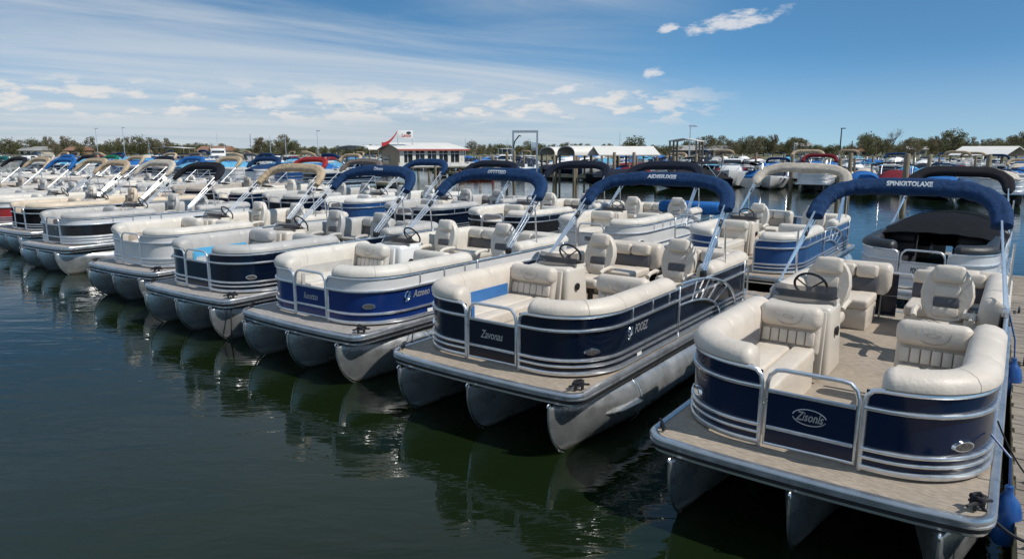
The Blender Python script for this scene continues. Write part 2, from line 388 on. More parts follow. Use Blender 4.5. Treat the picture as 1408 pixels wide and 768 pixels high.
def inset(path, d):
    o = []; m = len(path)
    for i in range(m):
        a = path[max(i - 1, 0)]; b = path[min(i + 1, m - 1)]; t = Vector((b[0] - a[0], b[1] - a[1])).normalized(); o.append((path[i][0] - t.y * d, path[i][1] + t.x * d))
    return o
def clip_len(path, y1, y0=-9):
    return [p for p in path if y0 <= p[1] <= y1]

def pontoon_shape(b, L, lod):
    r = .325; zc = .30; n = 20 if lod > 1 else 12; V_ = []; F = []; ys = []; NL = 1.65; y0 = -.10
    k = 18 if lod > 1 else 8
    for i in range(k + 1): ys.append(y0 + NL * (i / k) ** 1.7)
    ys += [2, 3.5, L - .5, L - .3]
    for y in ys:
        t = min(1, max(0, (y - y0) / NL)); w = max(.005, r * math.sin(math.pi / 2 * t) ** .95); zt = zc + r - .03 * (1 - t) ** 2
        u = min(1, (y - y0) / .52); c = 1 - u; zb = .56 - (.56 - (zc - r)) * math.sqrt(max(0, 1 - c * c)); e = 1 + .95 * (1 - t)
        zw = zt - (zt - zb) * (.5 * t + .16 * (1 - t)); hu, hl = zt - zw, zw - zb
        for j in range(n):
            q = 2 * math.pi * j / n; cq = math.cos(q); sq = math.sin(q); ee = 1 + .85 * (1 - t) if sq < 0 else 1 - .6 * (1 - t)
            V_.append((w * math.copysign(abs(cq) ** ee, cq), y, zw + (hu if sq > 0 else hl) * sq))
    for i in range(len(ys) - 1):
        for j in range(n): F.append((i * n + j, i * n + (j + 1) % n, (i + 1) * n + (j + 1) % n, (i + 1) * n + j))
    F = [tuple(reversed(f)) for f in F]
    F.append(tuple(range(n))); F.append(tuple((len(ys) - 1) * n + j for j in reversed(range(n))))
    b.add(V_, F)
def stem_pts():
    o = [(0, -.105, .60)]
    for i in range(12):
        u = .005 + .995 * (i / 11) ** 1.6; c = 1 - u; o.append((0, -.108 + .52 * u, .56 - .61 * math.sqrt(1 - c * c) - .006))
    return o + [(0, 1.2, -.054)]

def captain_chair(root, x, y, vin, accent, lod):
    g = part('captain_chair', (lod,), lambda b: (b.lathe([(.16, FZ), (.16, FZ + .02), (.045, FZ + .04), (.045, FZ + .28)], n=12), b.box((0, 0, FZ + .29), (.3, .3, .03), .01)), dash, root)
    g.location = (x, y, 0)
    part('chair_seat', 0, lambda b: (b.box((0, -.02, FZ + .39), (.52, .54, .16), .06, 3),), vin, g)
    def back(b):
        n = 22; V_ = []; F = []
        for s_, yy, k in ((0, -.055, .93), (1, -.02, 1), (2, .05, 1), (3, .075, .9)):
            for i in range(n):
                q = 2 * math.pi * i / n; c, s = math.cos(q), math.sin(q)
                zz = math.copysign(abs(s) ** .75, s) * .36; w = .285 - .10 * max(0, zz / .36) ** 2 - .03 * max(0, -zz / .36)
                V_.append((math.copysign(abs(c) ** .55, c) * w * k, yy, FZ + .80 + zz * k))
        for a in range(3):
            for i in range(n): F.append((a * n + i, a * n + (i + 1) % n, (a + 1) * n + (i + 1) % n, (a + 1) * n + i))
        F.append(tuple(range(n - 1, -1, -1))); F.append(tuple(3 * n + i for i in range(n)))
        tilt = Matrix.Translation((0, .22, FZ + .42)) @ Matrix.Rotation(R(-14), 4, 'X') @ Matrix.Translation((0, 0, -FZ - .42))
        b.add([tilt @ Vector(v) for v in V_], F)
    rt = Matrix.Rotation(R(-14), 3, 'X')
    def tp(x_, y_, z_): return Vector((0, .22, FZ + .42)) + rt @ Vector((x_, y_, z_ - FZ - .42))
    bk = part('chair_backrest', 0, back, vin, g)
    part('headrest', 0, lambda b: b.box(tp(0, -.075, FZ + 1.035), (.34, .12, .22), .055, 3, rt), vin, bk)
    if lod > 1:
        part('back_panel', 0, lambda b: b.box(tp(0, -.062, FZ + .82), (.27, .04, .13), .015, 2, rt), vin, bk)
        part('back_panel', 1, lambda b: b.box(tp(0, -.062, FZ + .57), (.27, .04, .11), .015, 2, rt), vin, bk)
        part('back_band', 0, lambda b: b.box(tp(0, -.06, FZ + .69), (.275, .036, .11), .01, 2, rt), accent, bk)
        for s in (-1, 1): part('armrest', s, lambda b: b.tube([(s * .29, .22, FZ + .60), (s * .30, .1, FZ + .62), (s * .30, -.1, FZ + .61), (s * .29, -.2, FZ + .57)], lambda t, i: .034, 8), vin, g)

def boat(name, label, loc, rz, group=None, paint_=P['navy'], upper=None, vin=V['beige'], accent=V['charcoal'], inner=None, carpet=carpet_tan, boot=K['navy'], hw=1.33, L=6.5, lod=3,
         gate_text=None, gate_oval=False, side_text=None, emblem=False, boot_text=None, plate=None, arch=False, fib=fib_beige, by=0, bimini=True, cover=None, lower=None, bigband=False, fin=True, boot_r=.097, lights=True, lpos=.88, ey=1.3, ty=1.6, chairs=True, gate=True, tubes=3, gtw=.34, bw_adj=0, seam=True):
    root = thing(name, label, 'pontoon boat', loc, rz, group)
    if lod < 3:
        root.rotation_euler = (R(rnd.uniform(-.35, .35)), R(rnd.uniform(-.7, .7)), rz + R(rnd.uniform(-1.6, 1.6))); root.location.z = rnd.uniform(-.03, .03)
    upper = upper or paint_; inner = inner or accent; fw = hw - .08; key = (hw, L, lod)
    ys = L - .55; gx = .40; yf = .36; Rx, Ry = .74, .82
    fp = arcpath(gx, fw, yf, Rx, Ry, ys, sx=.12, n=14 if lod > 1 else 7, step=.22 if lod > 1 else .8)
    z0, z1, zt = FZ + .05, FZ + .51, FZ + .70
    # --- floats
    xs = (-hw + .3, 0, hw - .3) if tubes == 3 else (-hw + .32, hw - .32)
    for x in xs:
        o = part('pontoon_float', (L, lod), lambda b: pontoon_shape(b, L, lod), alu_tube, root); o.location.x = x
        if lod > 1:
            part('nose_seam', 0, lambda b: b.tube(stem_pts(), .013, 6), alu_bright, o)
            part('tow_eye', 0, lambda b: b.tube([(0, -.10 + .026 * math.cos(q), .622 + .026 * math.sin(q)) for q in [i * math.pi / 5 for i in range(10)]], .009, 6, closed=True), alu_bright, o)
        if lod > 2:
            part('weld_seam', 0, lambda b: b.tube([(.343 * math.cos(q), 1.45, .29 + .343 * math.sin(q)) for q in [i * math.pi / 14 for i in range(28)]], .007, 5, closed=True), alu_bright, o)
            if fin:
                for s in ((-1, 1) if x else (-1, 1)):
                    part('spray_fin', s, lambda b: b.add([(s * .10, .50, .34), (s * .28, 1.38, .36), (s * .40, 1.38, .33), (s * .34, .95, .325), (s * .10, .50, .325), (s * .28, 1.38, .345), (s * .40, 1.38, .315), (s * .34, .95, .31)],
                        [(0, 1, 2, 3) if s < 0 else (3, 2, 1, 0), (4, 7, 6, 5) if s < 0 else (5, 6, 7, 4), (0, 3, 7, 4), (3, 2, 6, 7), (2, 1, 5, 6), (1, 0, 4, 5)]), alu_tube, o)
    part('underframe', key, lambda b: b.box((0, L / 2 + .1, .662), (2 * hw - .16, L - .5, .055), 0), alu_dark, root)
    # --- deck with rounded corners and rub rail
    cr = .2; out = []
    def arc(cx, cy, a0, a1, n=5): return [(cx + cr * math.cos(R(a0 + (a1 - a0) * i / n)), cy + cr * math.sin(R(a0 + (a1 - a0) * i / n))) for i in range(n + 1)]
    def fr(x): return -.05 * (1 - (x / hw) ** 2)
    out += [(x, fr(x)) for x in [(-hw + cr) + (2 * hw - 2 * cr) * i / 8 for i in range(1, 8)]]
    out += arc(hw - cr, cr, -90, 0) + arc(hw - cr, L - cr, 0, 90) + arc(-hw + cr, L - cr, 90, 180) + arc(-hw + cr, cr, 180, 270)
    part('deck', key, lambda b: b.prism(inset(out + out[:1], .035)[:-1], .69, FZ), carpet, root)
    part('rub_rail', key, lambda b: b.sweep(out, [(-.04, .686), (.0, .686), (.012, .692), (.012, .708), (.002, .713), (.002, .726), (.014, .732), (.014, .750), (.004, .768), (-.03, .774), (-.05, .766)], closed=True), rail_side, root)
    part('rub_strip', key, lambda b: b.sweep(out, [(-.03, .650), (-.006, .650), (-.002, .684), (-.03, .684)], closed=True), rail_black, root)
    part('deck_skirt', key, lambda b: b.sweep(out, rrect(.02, .032, .005, 1, (-.03, .632)), closed=True), alu_bright, root)
    # --- fence
    railp = rrect(.034, .034, .010, 2)
    levels = [(zt - .155, .036), (z0 + .155, .034), (z0 + .085, .030), (z0 + .0, .05)] if lod > 1 else [(zt - .16, .04), (z0, .05)]
    if bigband: levels = [(zt - .19, .036), (z0 + .13, .034), (z0 + .0, .05)]
    zsplit = levels[0][0]
    for s in (1, -1):
        mk = (lambda f: (lambda b: (f(b), b.mirror()))) if s < 0 else (lambda f: f)
        if lod > 1 and s > 0:
            pass
        part('fence_panel', (key, s, bigband, 'main'), mk(lambda b: b.sweep(fp, [(-.012, z0), (.0, z0), (.0, zsplit), (-.012, zsplit)])), paint_, root)
        if lower is not None:
            part('fence_panel', (key, s, 'low'), mk(lambda b: b.sweep(fp, [(.002, z0), (.008, z0), (.008, z0 + .2), (.002, z0 + .2)])), lower, root)
        part('fence_panel', (key, s, bigband, 'upper'), mk(lambda b: b.sweep(fp, [(-.012, zsplit), (.0, zsplit), (.0, zt - .01), (-.012, zt - .01)])), upper, root)
        top = [(gx, yf, FZ + .01), (gx, yf, zt - .12), (gx + .012, yf, zt - .055), (gx + .05, yf, zt - .012), (gx + .11, yf, zt)] + [(x, y, zt) for x, y in fp if not (y <= yf + .001 and x < gx + .16)]
        part('top_rail', (key, s), mk(lambda b: b.tube(top, .021, 8 if lod > 1 else 5)), alu_rail, root)
        for z, h in levels:
            part('fence_rail', (key, s, z, h), mk(lambda b: b.sweep(fp, rrect(.034, h, .009, 2 if lod > 1 else 1, (.012, z)))), alu_rail, root)
        if lod > 1:
            side = [p for p in fp if abs(p[0] - fw) < .001]
            for k, yy in enumerate([1.35, 1.9, 2.4] if s > 0 else [1.6, 2.4]):
                part('stanchion', (hw, s, yy), lambda b: b.box((s * (fw + .008), yy, (zt + zsplit) / 2), (.024, .022, zt - zsplit), .004, 1), alu_rail, root)
            part('side_post', (hw, s), lambda b: b.box((s * (fw + .014), 2.72, (zt + z0) / 2), (.036, .036, zt - z0 + .06), .01, 1), alu_rail, root)
            part('side_post', (hw, s, L), lambda b: b.box((s * (fw + .014), ys - .35, (zt + z0) / 2), (.036, .036, zt - z0 + .06), .01, 1), alu_rail, root)
    if arch:
        for s in (1,):
            xx = s * (fw + .035)
            def el_(a, bb, c=2.74, n=18): return [(xx, c + a * math.sin(math.pi / 2 * i / n), z0 - .02 + bb * math.cos(math.pi / 2 * i / n)) for i in range(n + 1)]
            part('arch_rail', (hw, 'o'), lambda b: b.tube(el_(2.25, .74), .02, 8), alu_rail, root)
            part('arch_rail', (hw, 'i'), lambda b: b.tube(el_(1.55, .45), .017, 8), alu_rail, root)
            for q in (14, 27, 40, 54):
                a = R(q); part('arch_spoke', (hw, q), lambda b: b.tube([(xx, 2.74 + 1.55 * math.sin(a), z0 - .02 + .45 * math.cos(a)), (xx, 2.74 + 2.25 * math.sin(a), z0 - .02 + .74 * math.cos(a))], .011, 6), alu_rail, root)
    # --- bow gate
    gw = gx - .045
    if gate:
        zg = zt + .02
        loop = [(-gw, yf, z0), (-gw, yf, zg - .13), (-gw + .02, yf, zg - .06), (-gw + .07, yf, zg - .01), (-gw + .13, yf, zg), (gw - .13, yf, zg), (gw - .07, yf, zg - .01), (gw - .02, yf, zg - .06), (gw, yf, zg - .13), (gw, yf, z0)]
        g = part('bow_gate', key, lambda b: b.tube(loop, .019, 8, closed=True), alu_rail, root)
        part('gate_panel', (key, bigband), lambda b: b.box((0, yf, (z0 + zsplit - .02) / 2), (2 * gw - .02, .012, zsplit - z0 - .02)), paint_, g)
        for z in (zsplit - .02, z0 + .15): part('gate_rail', (key, z), lambda b: b.box((0, yf - .012, z), (2 * gw - .03, .022, .034), .006, 1), alu_rail, g)
        if gate_text and lod > 1:
            v, f = text_geo(gate_text, .14 if gtw > .3 else .11, .35 if not plate else 0, .002 if not plate else .004, gtw)
            zc_ = (zsplit + z0 + .14) / 2 - .01; b = MB()
            b.add([(p.x, yf - .012, zc_ + p.y) for p in v], f)
            if gate_oval:
                for a0, a1, rr in ((12, 172, .0045), (192, 345, .0045)):
                    b.tube([(gtw * .60 * math.cos(R(a0 + (a1 - a0) * i / 16)), yf - .012, zc_ + .068 * math.sin(R(a0 + (a1 - a0) * i / 16))) for i in range(17)], rr, 5)
            link('gate_lettering', b.mesh('gate_lettering', lettering_dark if plate else lettering_chrome), g)
    # --- bolsters (thick padded tops along the fence) and seats
    bw = .27
    prof = [(-.265, zt - .30), (-.27, zt - .05), (-.262, zt + .07), (-.225, zt + .135), (-.16, zt + .165), (-.08, zt + .16), (-.01, zt + .13), (.028, zt + .075), (.03, zt + .03), (.006, zt + .012), (-.03, zt - .02), (-.04, zt - .30)]
    def ends(t, i, m): return {0: .62, 1: .90, m - 1: .62, m - 2: .90}.get(i, 1)
    def bolster(path):
        m0 = [path[0]]
        dv = Vector(path[1]) - Vector(path[0])
        pth = [path[0], tuple(Vector(path[0]) + dv.normalized() * .03), tuple(Vector(path[0]) + dv.normalized() * .07)] + path[1:-1]
        dv = Vector(path[-1]) - Vector(path[-2]); pth += [tuple(Vector(path[-1]) - dv.normalized() * .07), tuple(Vector(path[-1]) - dv.normalized() * .03), path[-1]]
        if seam and lod > 1:                    # a stitched seam every half metre or so
            o = []; acc = 0
            for i, p in enumerate(pth):
                o.append((p, 1))
                if 3 < i < len(pth) - 5:
                    q = pth[i + 1]; d = math.dist(p, q); acc += d
                    if acc > .55:
                        acc = 0
                        for f_, k in ((.44, 1), (.47, .975), (.5, .955), (.53, .975), (.56, 1)): o.append(((p[0] + (q[0] - p[0]) * f_, p[1] + (q[1] - p[1]) * f_), k))
            ks = [k for _, k in o]; pth = [p for p, _ in o]; m = len(pth)
            return lambda b: b.sweep(pth, prof, scale=lambda t, i: ends(t, i, m) * ks[i])
        m = len(pth)
        return lambda b: b.sweep(pth, prof, scale=lambda t, i: ends(t, i, m))
    front = [(gx + .10, yf)] + [p for p in fp if p[0] > gx + .16 and p[1] < 2.66 and p[1] < 3]
    if math.dist(front[-1], (fw, 2.62)) > .05: front.append((fw, 2.62))
    rear = [(fw, y) for y in (3.95, 4.2, 4.6, 5.0)] + [p for p in fp if p[1] > 5.05 and p[0] > .2 and (p[1] > ys - .2 or p[1] > 5.1)] + [(.2, ys)]
    rear = [p for i, p in enumerate(rear) if i == 0 or math.dist(p, rear[i - 1]) > .02]
    rearL = [(fw, y) for y in (3.45, 3.7)] + rear
    for s in (1, -1):
        mk = (lambda f: (lambda b: (f(b), b.mirror()))) if s < 0 else (lambda f: f)
        part('bolster', (key, s, 'bow'), mk(bolster(front)), vin, root)
        part('bolster', (key, s, 'stern'), mk(bolster(rear if s > 0 else rearL)), vin, root)
        # bow lounge: base, two seat cushions, back with pillow
        inn = inset(front, .26); inn = [p for p in inn if p[1] < 2.25] + [(inn[-1][0], 2.25)]
        xi = .40
        poly = [(xi, inn[0][1] + .02)] + [p for p in inn if p[0] > xi + .03] + [(xi, 2.25)]
        if lod > 1: part('seat_base', (key, s), mk(lambda b: b.prism(poly, FZ, FZ + .30)), fib, root)
        xm = .62
        pa = [(xi - .01, inn[0][1] + .05), (xm - .008, inn[0][1] + .05), (xm - .008, 2.24), (xi - .01, 2.24)]
        pb = [(xm + .008, inn[0][1] + .03)] + [p for p in inn if p[0] > xm + .03] + [(xm + .008, 2.24)]
        part('seat_cushion', (key, s, 'inner'), mk(lambda b: b.prism(pa, FZ + .30, FZ + .44, .035)), vin, root)
        part('seat_cushion', (key, s, 'outer'), mk(lambda b: b.prism(pb, FZ + .30, FZ + .44, .035)), vin, root)
        if lod > 1: part('inner_band', (key, s), mk(lambda b: b.sweep([p for p in inset(front, .255) if p[1] < 2.3 and p[0] > .45], [(-.03, FZ + .42), (.03, FZ + .42), (.03, FZ + .60), (-.03, FZ + .60)])), inner, root)
        rt = Matrix.Rotation(R(-12), 3, 'X'); bx = (.36 + fw - .24) / 2; bwid = fw - .24 - .36
        bk = part('lounge_backrest', (key, s), mk(lambda b: b.box((bx, 2.30, FZ + .56), (bwid, .12, .44), .045, 3, rt)), vin, root)
        part('headrest', (key, s), mk(lambda b: b.box((bx, 2.29, FZ + .745), (bwid + .02, .23, .25), .085, 4, rt)), vin, bk)
        if lod > 1: part('backrest_shell', (key, s), mk(lambda b: b.box((bx, 2.425, FZ + .42), (bwid + .03, .05, .76), .02, 2, Matrix.Rotation(R(-8), 3, 'X'))), fib, bk)
        if lod > 2:
            def ribs(b):
                for i in range(6): b.box((bx + (i - 2.5) * (bwid - .08) / 6, 2.215, FZ + .53), ((bwid - .08) / 6 - .006, .05, .15), .016, 2, rt)
            part('tufted_panel', (key, s), mk(ribs), vin, bk)
            def stitch(b):
                b.tube([(bx + .15 * math.cos(R(a)), 2.168 - .0, FZ + .80 + .13 * math.sin(R(a))) for a in range(180, 361, 12)], .0035, 5)
                b.tube([(bx + .055 * math.cos(R(a)), 2.168, FZ + .765 + .02 * math.sin(R(a))) for a in range(0, 360, 20)], .003, 5, closed=True)
            part('headrest_stitching', (key, s), mk(stitch), V['taupe'], bk)
        # stern bench
        x0, x1 = (.10, fw - .26) if s > 0 else (.36, fw - .26); y0, y1 = ys - 1.05, ys - .27
        if lod > 1: part('bench_base', (key, s), mk(lambda b: b.box(((x0 + x1) / 2, (y0 + y1) / 2, FZ + .15), (x1 - x0, y1 - y0, .30), .02)), fib, root)
        part('bench_cushion', (key, s), mk(lambda b: b.box(((x0 + x1) / 2, (y0 + y1) / 2 - .02, FZ + .37), (x1 - x0 + .02, y1 - y0, .15), .045, 3)), vin, root)
        if lod < 2: continue
        bb = part('bench_backrest', (key, s), mk(lambda b: (b.box((x0 + (x1 - x0) * .25, y1 - .02, FZ + .74), ((x1 - x0) * .5 - .01, .16, .20), .05, 3, rt), b.box((x0 + (x1 - x0) * .75, y1 - .02, FZ + .74), ((x1 - x0) * .5 - .01, .16, .20), .05, 3, rt))), vin, root)
        part('bench_band', (key, s), mk(lambda b: b.box(((x0 + x1) / 2, y1 - .04, FZ + .54), (x1 - x0, .10, .22), .03, 2, rt)), accent, bb)
    # --- helm
    if cover is None:
        c = part('helm_console', key, lambda b: (b.box((-.70, 2.86, FZ + .41), (.80, .66, .82), .07, 3, None, 0, (.93, .82)), b.box((-.70, 3.0, FZ + .8), (.70, .34, .06), .025, 2)), fib, root)
        part('dash_panel', 0, lambda b: b.box((-.70, 3.06, FZ + .845), (.66, .34, .035), .012, 2, Matrix.Rotation(R(-20), 3, 'X')), dash, c)
        if lod > 1:
            def ws(b):
                n = 12; V_ = []
                for z, k, oy in ((FZ + .80, 1, 0), (FZ + 1.0, .9, .10)):
                    for i in range(n + 1):
                        q = R(200 + 140 * i / n); V_.append((-.70 + .40 * k * math.cos(q), 2.93 + .30 * math.sin(q) * k + oy, z))
                F = [(i, i + 1, n + 2 + i, n + 1 + i) for i in range(n)]
                b.add(V_, F)
            part('windshield', 0, ws, smoked, c)
            part('speaker', 0, lambda b: b.lathe([(.055, 0), (.055, .02), (.03, .024)], (-.305, 2.82, FZ + .52), 14, 0, Matrix.Rotation(R(90), 3, 'Y')), black, c)
            sw = part('steering_wheel', 0, lambda b: b.tube([Vector((-.72, 3.29, FZ + .92)) + Matrix.Rotation(R(-58), 3, 'X') @ Vector((.185 * math.cos(q), .185 * math.sin(q), 0)) for q in [i * math.pi / 12 for i in range(24)]], .016, 7, closed=True), black, c)
            part('wheel_spokes', 0, lambda b: [b.tube([(-.72, 3.25, FZ + .885), Vector((-.72, 3.29, FZ + .92)) + Matrix.Rotation(R(-58), 3, 'X') @ Vector((.18 * math.cos(q), .18 * math.sin(q), 0))], .010, 6) for q in (R(90), R(210), R(330))] and b.tube([(-.72, 3.12, FZ + .82), (-.72, 3.26, FZ + .89)], .03, 8), black, sw)
        if chairs:
            captain_chair(root, -.72, 3.95, vin, accent, lod); captain_chair(root, .62, 4.1, vin, accent, lod)
            if lod > 2:
                part('drinks_tray', key, lambda b: (b.box((fw - .30, 4.30, FZ + .60), (.24, .42, .08), .02, 2), b.box((fw - .30, 4.30, FZ + .28), (.2, .38, .55), .02)), fib, root)
                part('cup_holders', key, lambda b: (b.box((fw - .30, 4.20, FZ + .645), (.15, .15, .012), .005, 1), b.box((fw - .30, 4.40, FZ + .645), (.15, .15, .012), .005, 1)), black, root)
    # --- stern boarding gate
    part('stern_gate', key, lambda b: (b.tube([(-.34, ys, FZ), (-.34, ys, zt - .1), (-.28, ys, zt), (.04, ys, zt), (.1, ys, zt - .1), (.1, ys, FZ)], .018, 8), b.tube([(-.34, ys, FZ + .35), (.1, ys, FZ + .35)], .014, 6)), alu_rail, root)
    # --- lamps, badges, cleats
    if lights and lod > 1:
        ij = 0; a, b_ = None, None
        arcp = arcpath(gx, fw, yf, Rx, Ry, 2, n=40)
        def locate(frac):
            tot = sum(math.dist(arcp[i], arcp[i + 1]) for i in range(len(arcp) - 1)); d = frac; i = 0
            while d > math.dist(arcp[i], arcp[i + 1]): d -= math.dist(arcp[i], arcp[i + 1]); i += 1
            p = Vector((*arcp[i], 0)); q = Vector((*arcp[i + 1], 0)); t = (q - p).normalized(); return p + t * d, t, Vector((t.y, -t.x, 0))
        pz_, t_, n_ = locate(lpos)
        for s in (1, -1):
            mk = (lambda f: (lambda b: (f(b), b.mirror()))) if s < 0 else (lambda f: f)
            rot = Matrix((t_, n_, Vector((0, 0, 1)))).transposed()
            zl = z0 + .24
            def ell(b, ra, rb, d0, d1, n=20):
                ring = []
                for d, k in ((d0, 1), (d1, .9)):
                    for i in range(n):
                        q = 2 * math.pi * i / n; ring.append(pz_ + t_ * (ra * k * math.cos(q)) + n_ * (d - .09 * (ra * k * math.cos(q)) ** 2 * 8) + Vector((0, 0, zl + rb * k * math.sin(q) * (1.25 if math.sin(q) > 0 else .9))))
                b.add(ring, [(i, (i + 1) % n, n + (i + 1) % n, n + i) for i in range(n)] + [tuple(n + i for i in range(n))])
            dl = part('docking_light', (key, s, lpos), mk(lambda b: ell(b, .105, .042, -.005, .022)), chrome, root)
            part('light_lens', (key, s, lpos), mk(lambda b: ell(b, .088, .032, .012, .026)), lens, dl)
    zmid = (zsplit + z0 + .17) / 2
    if side_text and lod > 1:
        v, f = text_geo(side_text, .15, .3, .003, .36)
        o = MB().add([(fw + .004, ty + p.x, zmid + .03 + p.y) for p in v], f); link('side_lettering', o.mesh('side_lettering', lettering_chrome), root)
    if emblem and lod > 1:
        def emb(b):
            c = Vector((fw + .006, ey, zmid + .02))
            b.tube([c + Vector((0, .055 * math.cos(q), .065 * math.sin(q))) for q in [i * math.pi / 4 for i in range(8)]], .012, 6, closed=True)
            b.tube([c + Vector((0, -.05, -.075)), c + Vector((0, .0, -.02)), c + Vector((0, .05, .06))], .013, 6)
        part('emblem', (hw, ey), emb, chrome, root)
    if lod > 2:
        for s in (1, -1):
            part('deck_cleat', (hw, s), lambda b: cleat(b, (s * (hw - .10), .18, .772), R(-s * 35)), black, root)
    if lod > 2:
        part('registration_plate', hw, lambda b: b.box((fw + .012, 1.55, z0 + .045), (.012, .12, .05), .003, 1), fib_white, root)
    # --- folded bimini top in its boot, on raised struts
    if bimini:
        yb, zb = 4.62 + by, 2.36; sdv = Vector((0, .74, .67)); half = fw - .10 + bw_adj
        def A(th):
            c, s = math.cos(th), math.sin(th)
            return Vector((math.copysign(abs(c) ** .50, c) * half, yb, zb)) + sdv * (.66 * abs(s) ** .80)
        nseg = 96 if lod > 2 else (28 if lod > 1 else 14)
        pts = [A(math.pi * i / nseg) for i in range(nseg + 1)]
        rs = random.Random(len(label) * 13 + int(loc[0] * 10))
        # even spacing by arc length
        D = [0]
        for i in range(nseg): D.append(D[-1] + (pts[i + 1] - pts[i]).length)
        def at_len(d):
            for i in range(nseg):
                if D[i + 1] >= d: return pts[i].lerp(pts[i + 1], (d - D[i]) / max(1e-6, D[i + 1] - D[i]))
            return pts[-1]
        pe = [at_len(D[-1] * i / nseg) for i in range(nseg + 1)]
        off = rs.uniform(0, 99)
        def rad(t, i):
            calm = 1 if abs(pe[i].x) > .36 else .3
            base = boot_r * (.92 + .18 * math.sin(t * math.pi))
            if i in (0, nseg): base *= .55
            def f(q): return base * (1 + calm * (.15 * noise.noise(Vector((t * 60 + off, math.cos(q) * .9, math.sin(q) * .9))) + .10 * noise.noise(Vector((t * 9 + off, math.cos(q) * .8, math.sin(q) * .8)))) - .28 * math.cos(2 * q))
            return f
        boot_o = part('bimini_boot', (key, by, boot_r, round(off, 2)), lambda b: b.tube(pe, rad, 18 if lod > 1 else 8, up0=(0, -1, .08)), boot, root)
        for s in (1, -1):
            e = A(0 if s > 0 else math.pi) ; base = Vector((s * (fw - .01), 3.62 + by, zt + .12)); dv = (e - base).normalized(); pr = Vector((0, -dv.z, dv.y))
            for k in ((-1, 0, 1) if lod > 1 else (0,)):
                part('bimini_strut', (hw, by, s, k, boot_r), lambda b: b.tube([base + pr * (.035 * k) + Vector((-s * .02 * k, 0, 0)), e + pr * (.075 * k) + dv * .05], .014 if lod > 1 else .035, 7 if lod > 1 else 5), alu_bright, root)
            if lod > 1:
                part('strut_bracket', (hw, by, s), lambda b: b.box(base + Vector((0, 0, -.05)), (.07, .12, .10), .015, 2), black if lod > 2 and not by else alu_rail, root)
            if lod > 1: part('strut_clamp', (hw, by, s), lambda b: b.box(base + dv * (e - base).length * .78, (.05, .15, .06), .012, 1, Matrix.Rotation(R(42), 3, 'X')), black, root)
            q = base + dv * (e - base).length * .80
            part('support_pole', (hw, by, s), lambda b: b.tube([(s * (fw - .01), q.y + .10, zt - .02), (s * (fw - .01), q.y + .03, q.z)], .015 if lod > 1 else .025, 7 if lod > 1 else 4), alu_bright, root)
        if boot_text and lod > 1:
            v, f = text_geo(boot_text[0], boot_text[2] if len(boot_text) > 2 else .11, 0, .004, boot_text[1])
            nP = Vector((0, -.96, .28)); nU = Vector((0, .28, .96)); b = MB(); vv = []
            for p in v:
                th = math.acos(max(-1, min(1, math.copysign((abs(p.x) / half) ** 2, p.x)))); c = A(th); q_ = p.y + .015
                vv.append(Vector((p.x, c.y, c.z)) + nU * q_ + nP * (boot_r * 1.1 * .84 * math.sqrt(max(.1, 1 - (q_ / (boot_r * 1.36)) ** 2)) + .010))
            b.add(vv, f); link('boot_lettering', b.mesh('boot_lettering', lettering), boot_o)
    if cover is not None:
        def tent(b):
            n, m = 16, 20; V_ = []
            for i in range(n + 1):
                y = 1.75 + (ys - 1.7) * i / n; yy = i / n
                for j in range(m + 1):
                    u = -1 + 2 * j / m; side = max(0, 1 - abs(u) ** 2.2)
                    hgt = (.04 + .19 * math.sin(min(1, yy * 1.4 + .12) * math.pi * .5)) * side + .02 * noise.noise(Vector((u * 5, y * 2.3, 1))) - .10 * abs(u) ** 6
                    V_.append((u * (fw + .03), y, zt + .15 + hgt))
            F = [(i * (m + 1) + j, i * (m + 1) + j + 1, (i + 1) * (m + 1) + j + 1, (i + 1) * (m + 1) + j) for i in range(n) for j in range(m)]
            k = len(V_); V2 = [(x, y, z - .02) for x, y, z in V_]; F2 = [tuple(reversed([q + k for q in f])) for f in F]
            rim = [j for j in range(m + 1)]
            b.add(V_ + V2, F + F2 + [(j + 1, j, k + j, k + j + 1) for j in range(m)])
        part('mooring_cover', key, tent, cover, root)
        part('cover_skirt', key, lambda b: (b.box((0, ys - .45, zt - .12), (2 * fw - .5, .03, .62)), ), cover, root)  # added black sheet closing the rear gap, stands in for deep shade under the cover
    return root

def place(corner, rz, hw):
    """bow-centre of a boat from its right-hand bow deck corner on the water"""
    et = Vector((math.cos(rz), math.sin(rz), 0)); return Vector((corner[0], corner[1], 0)) - et * hw

FR = 'pontoon boats moored bow out in the front row'
BK = 'pontoon boats moored behind the plank dock'
b1 = boat('pontoon_boat', 'big navy pontoon boat nearest the camera, beside the plank finger dock with blue fenders', (2.253, 5.063, 0), TH, FR, paint_=P['navy'], vin=V['beige'], carpet=carpet_tan, boot=K['navy'], hw=1.31, L=6.75, gate_text='Zisonls', gate_oval=True, boot_text=('SPINKRTOLAXE', .54, .09), gtw=.22, boot_r=.097, bw_adj=-.06, by=.12, lpos=.74)
b2 = boat('pontoon_boat', 'dark navy pontoon boat with beige seats, fan-shaped side rails and FOOEZ badge', place((.69, 6.76), TH, 1.42), TH, FR, paint_=P['midnight'], vin=V['beige'], inner=V['blue'], carpet=carpet_tan, boot=K['navy'], hw=1.42, L=6.3, gate_text='Zavonas', side_text='FOOEZ', emblem=True, boot_text=('AIDISEUXES', .52, .09), arch=True, lpos=.9)
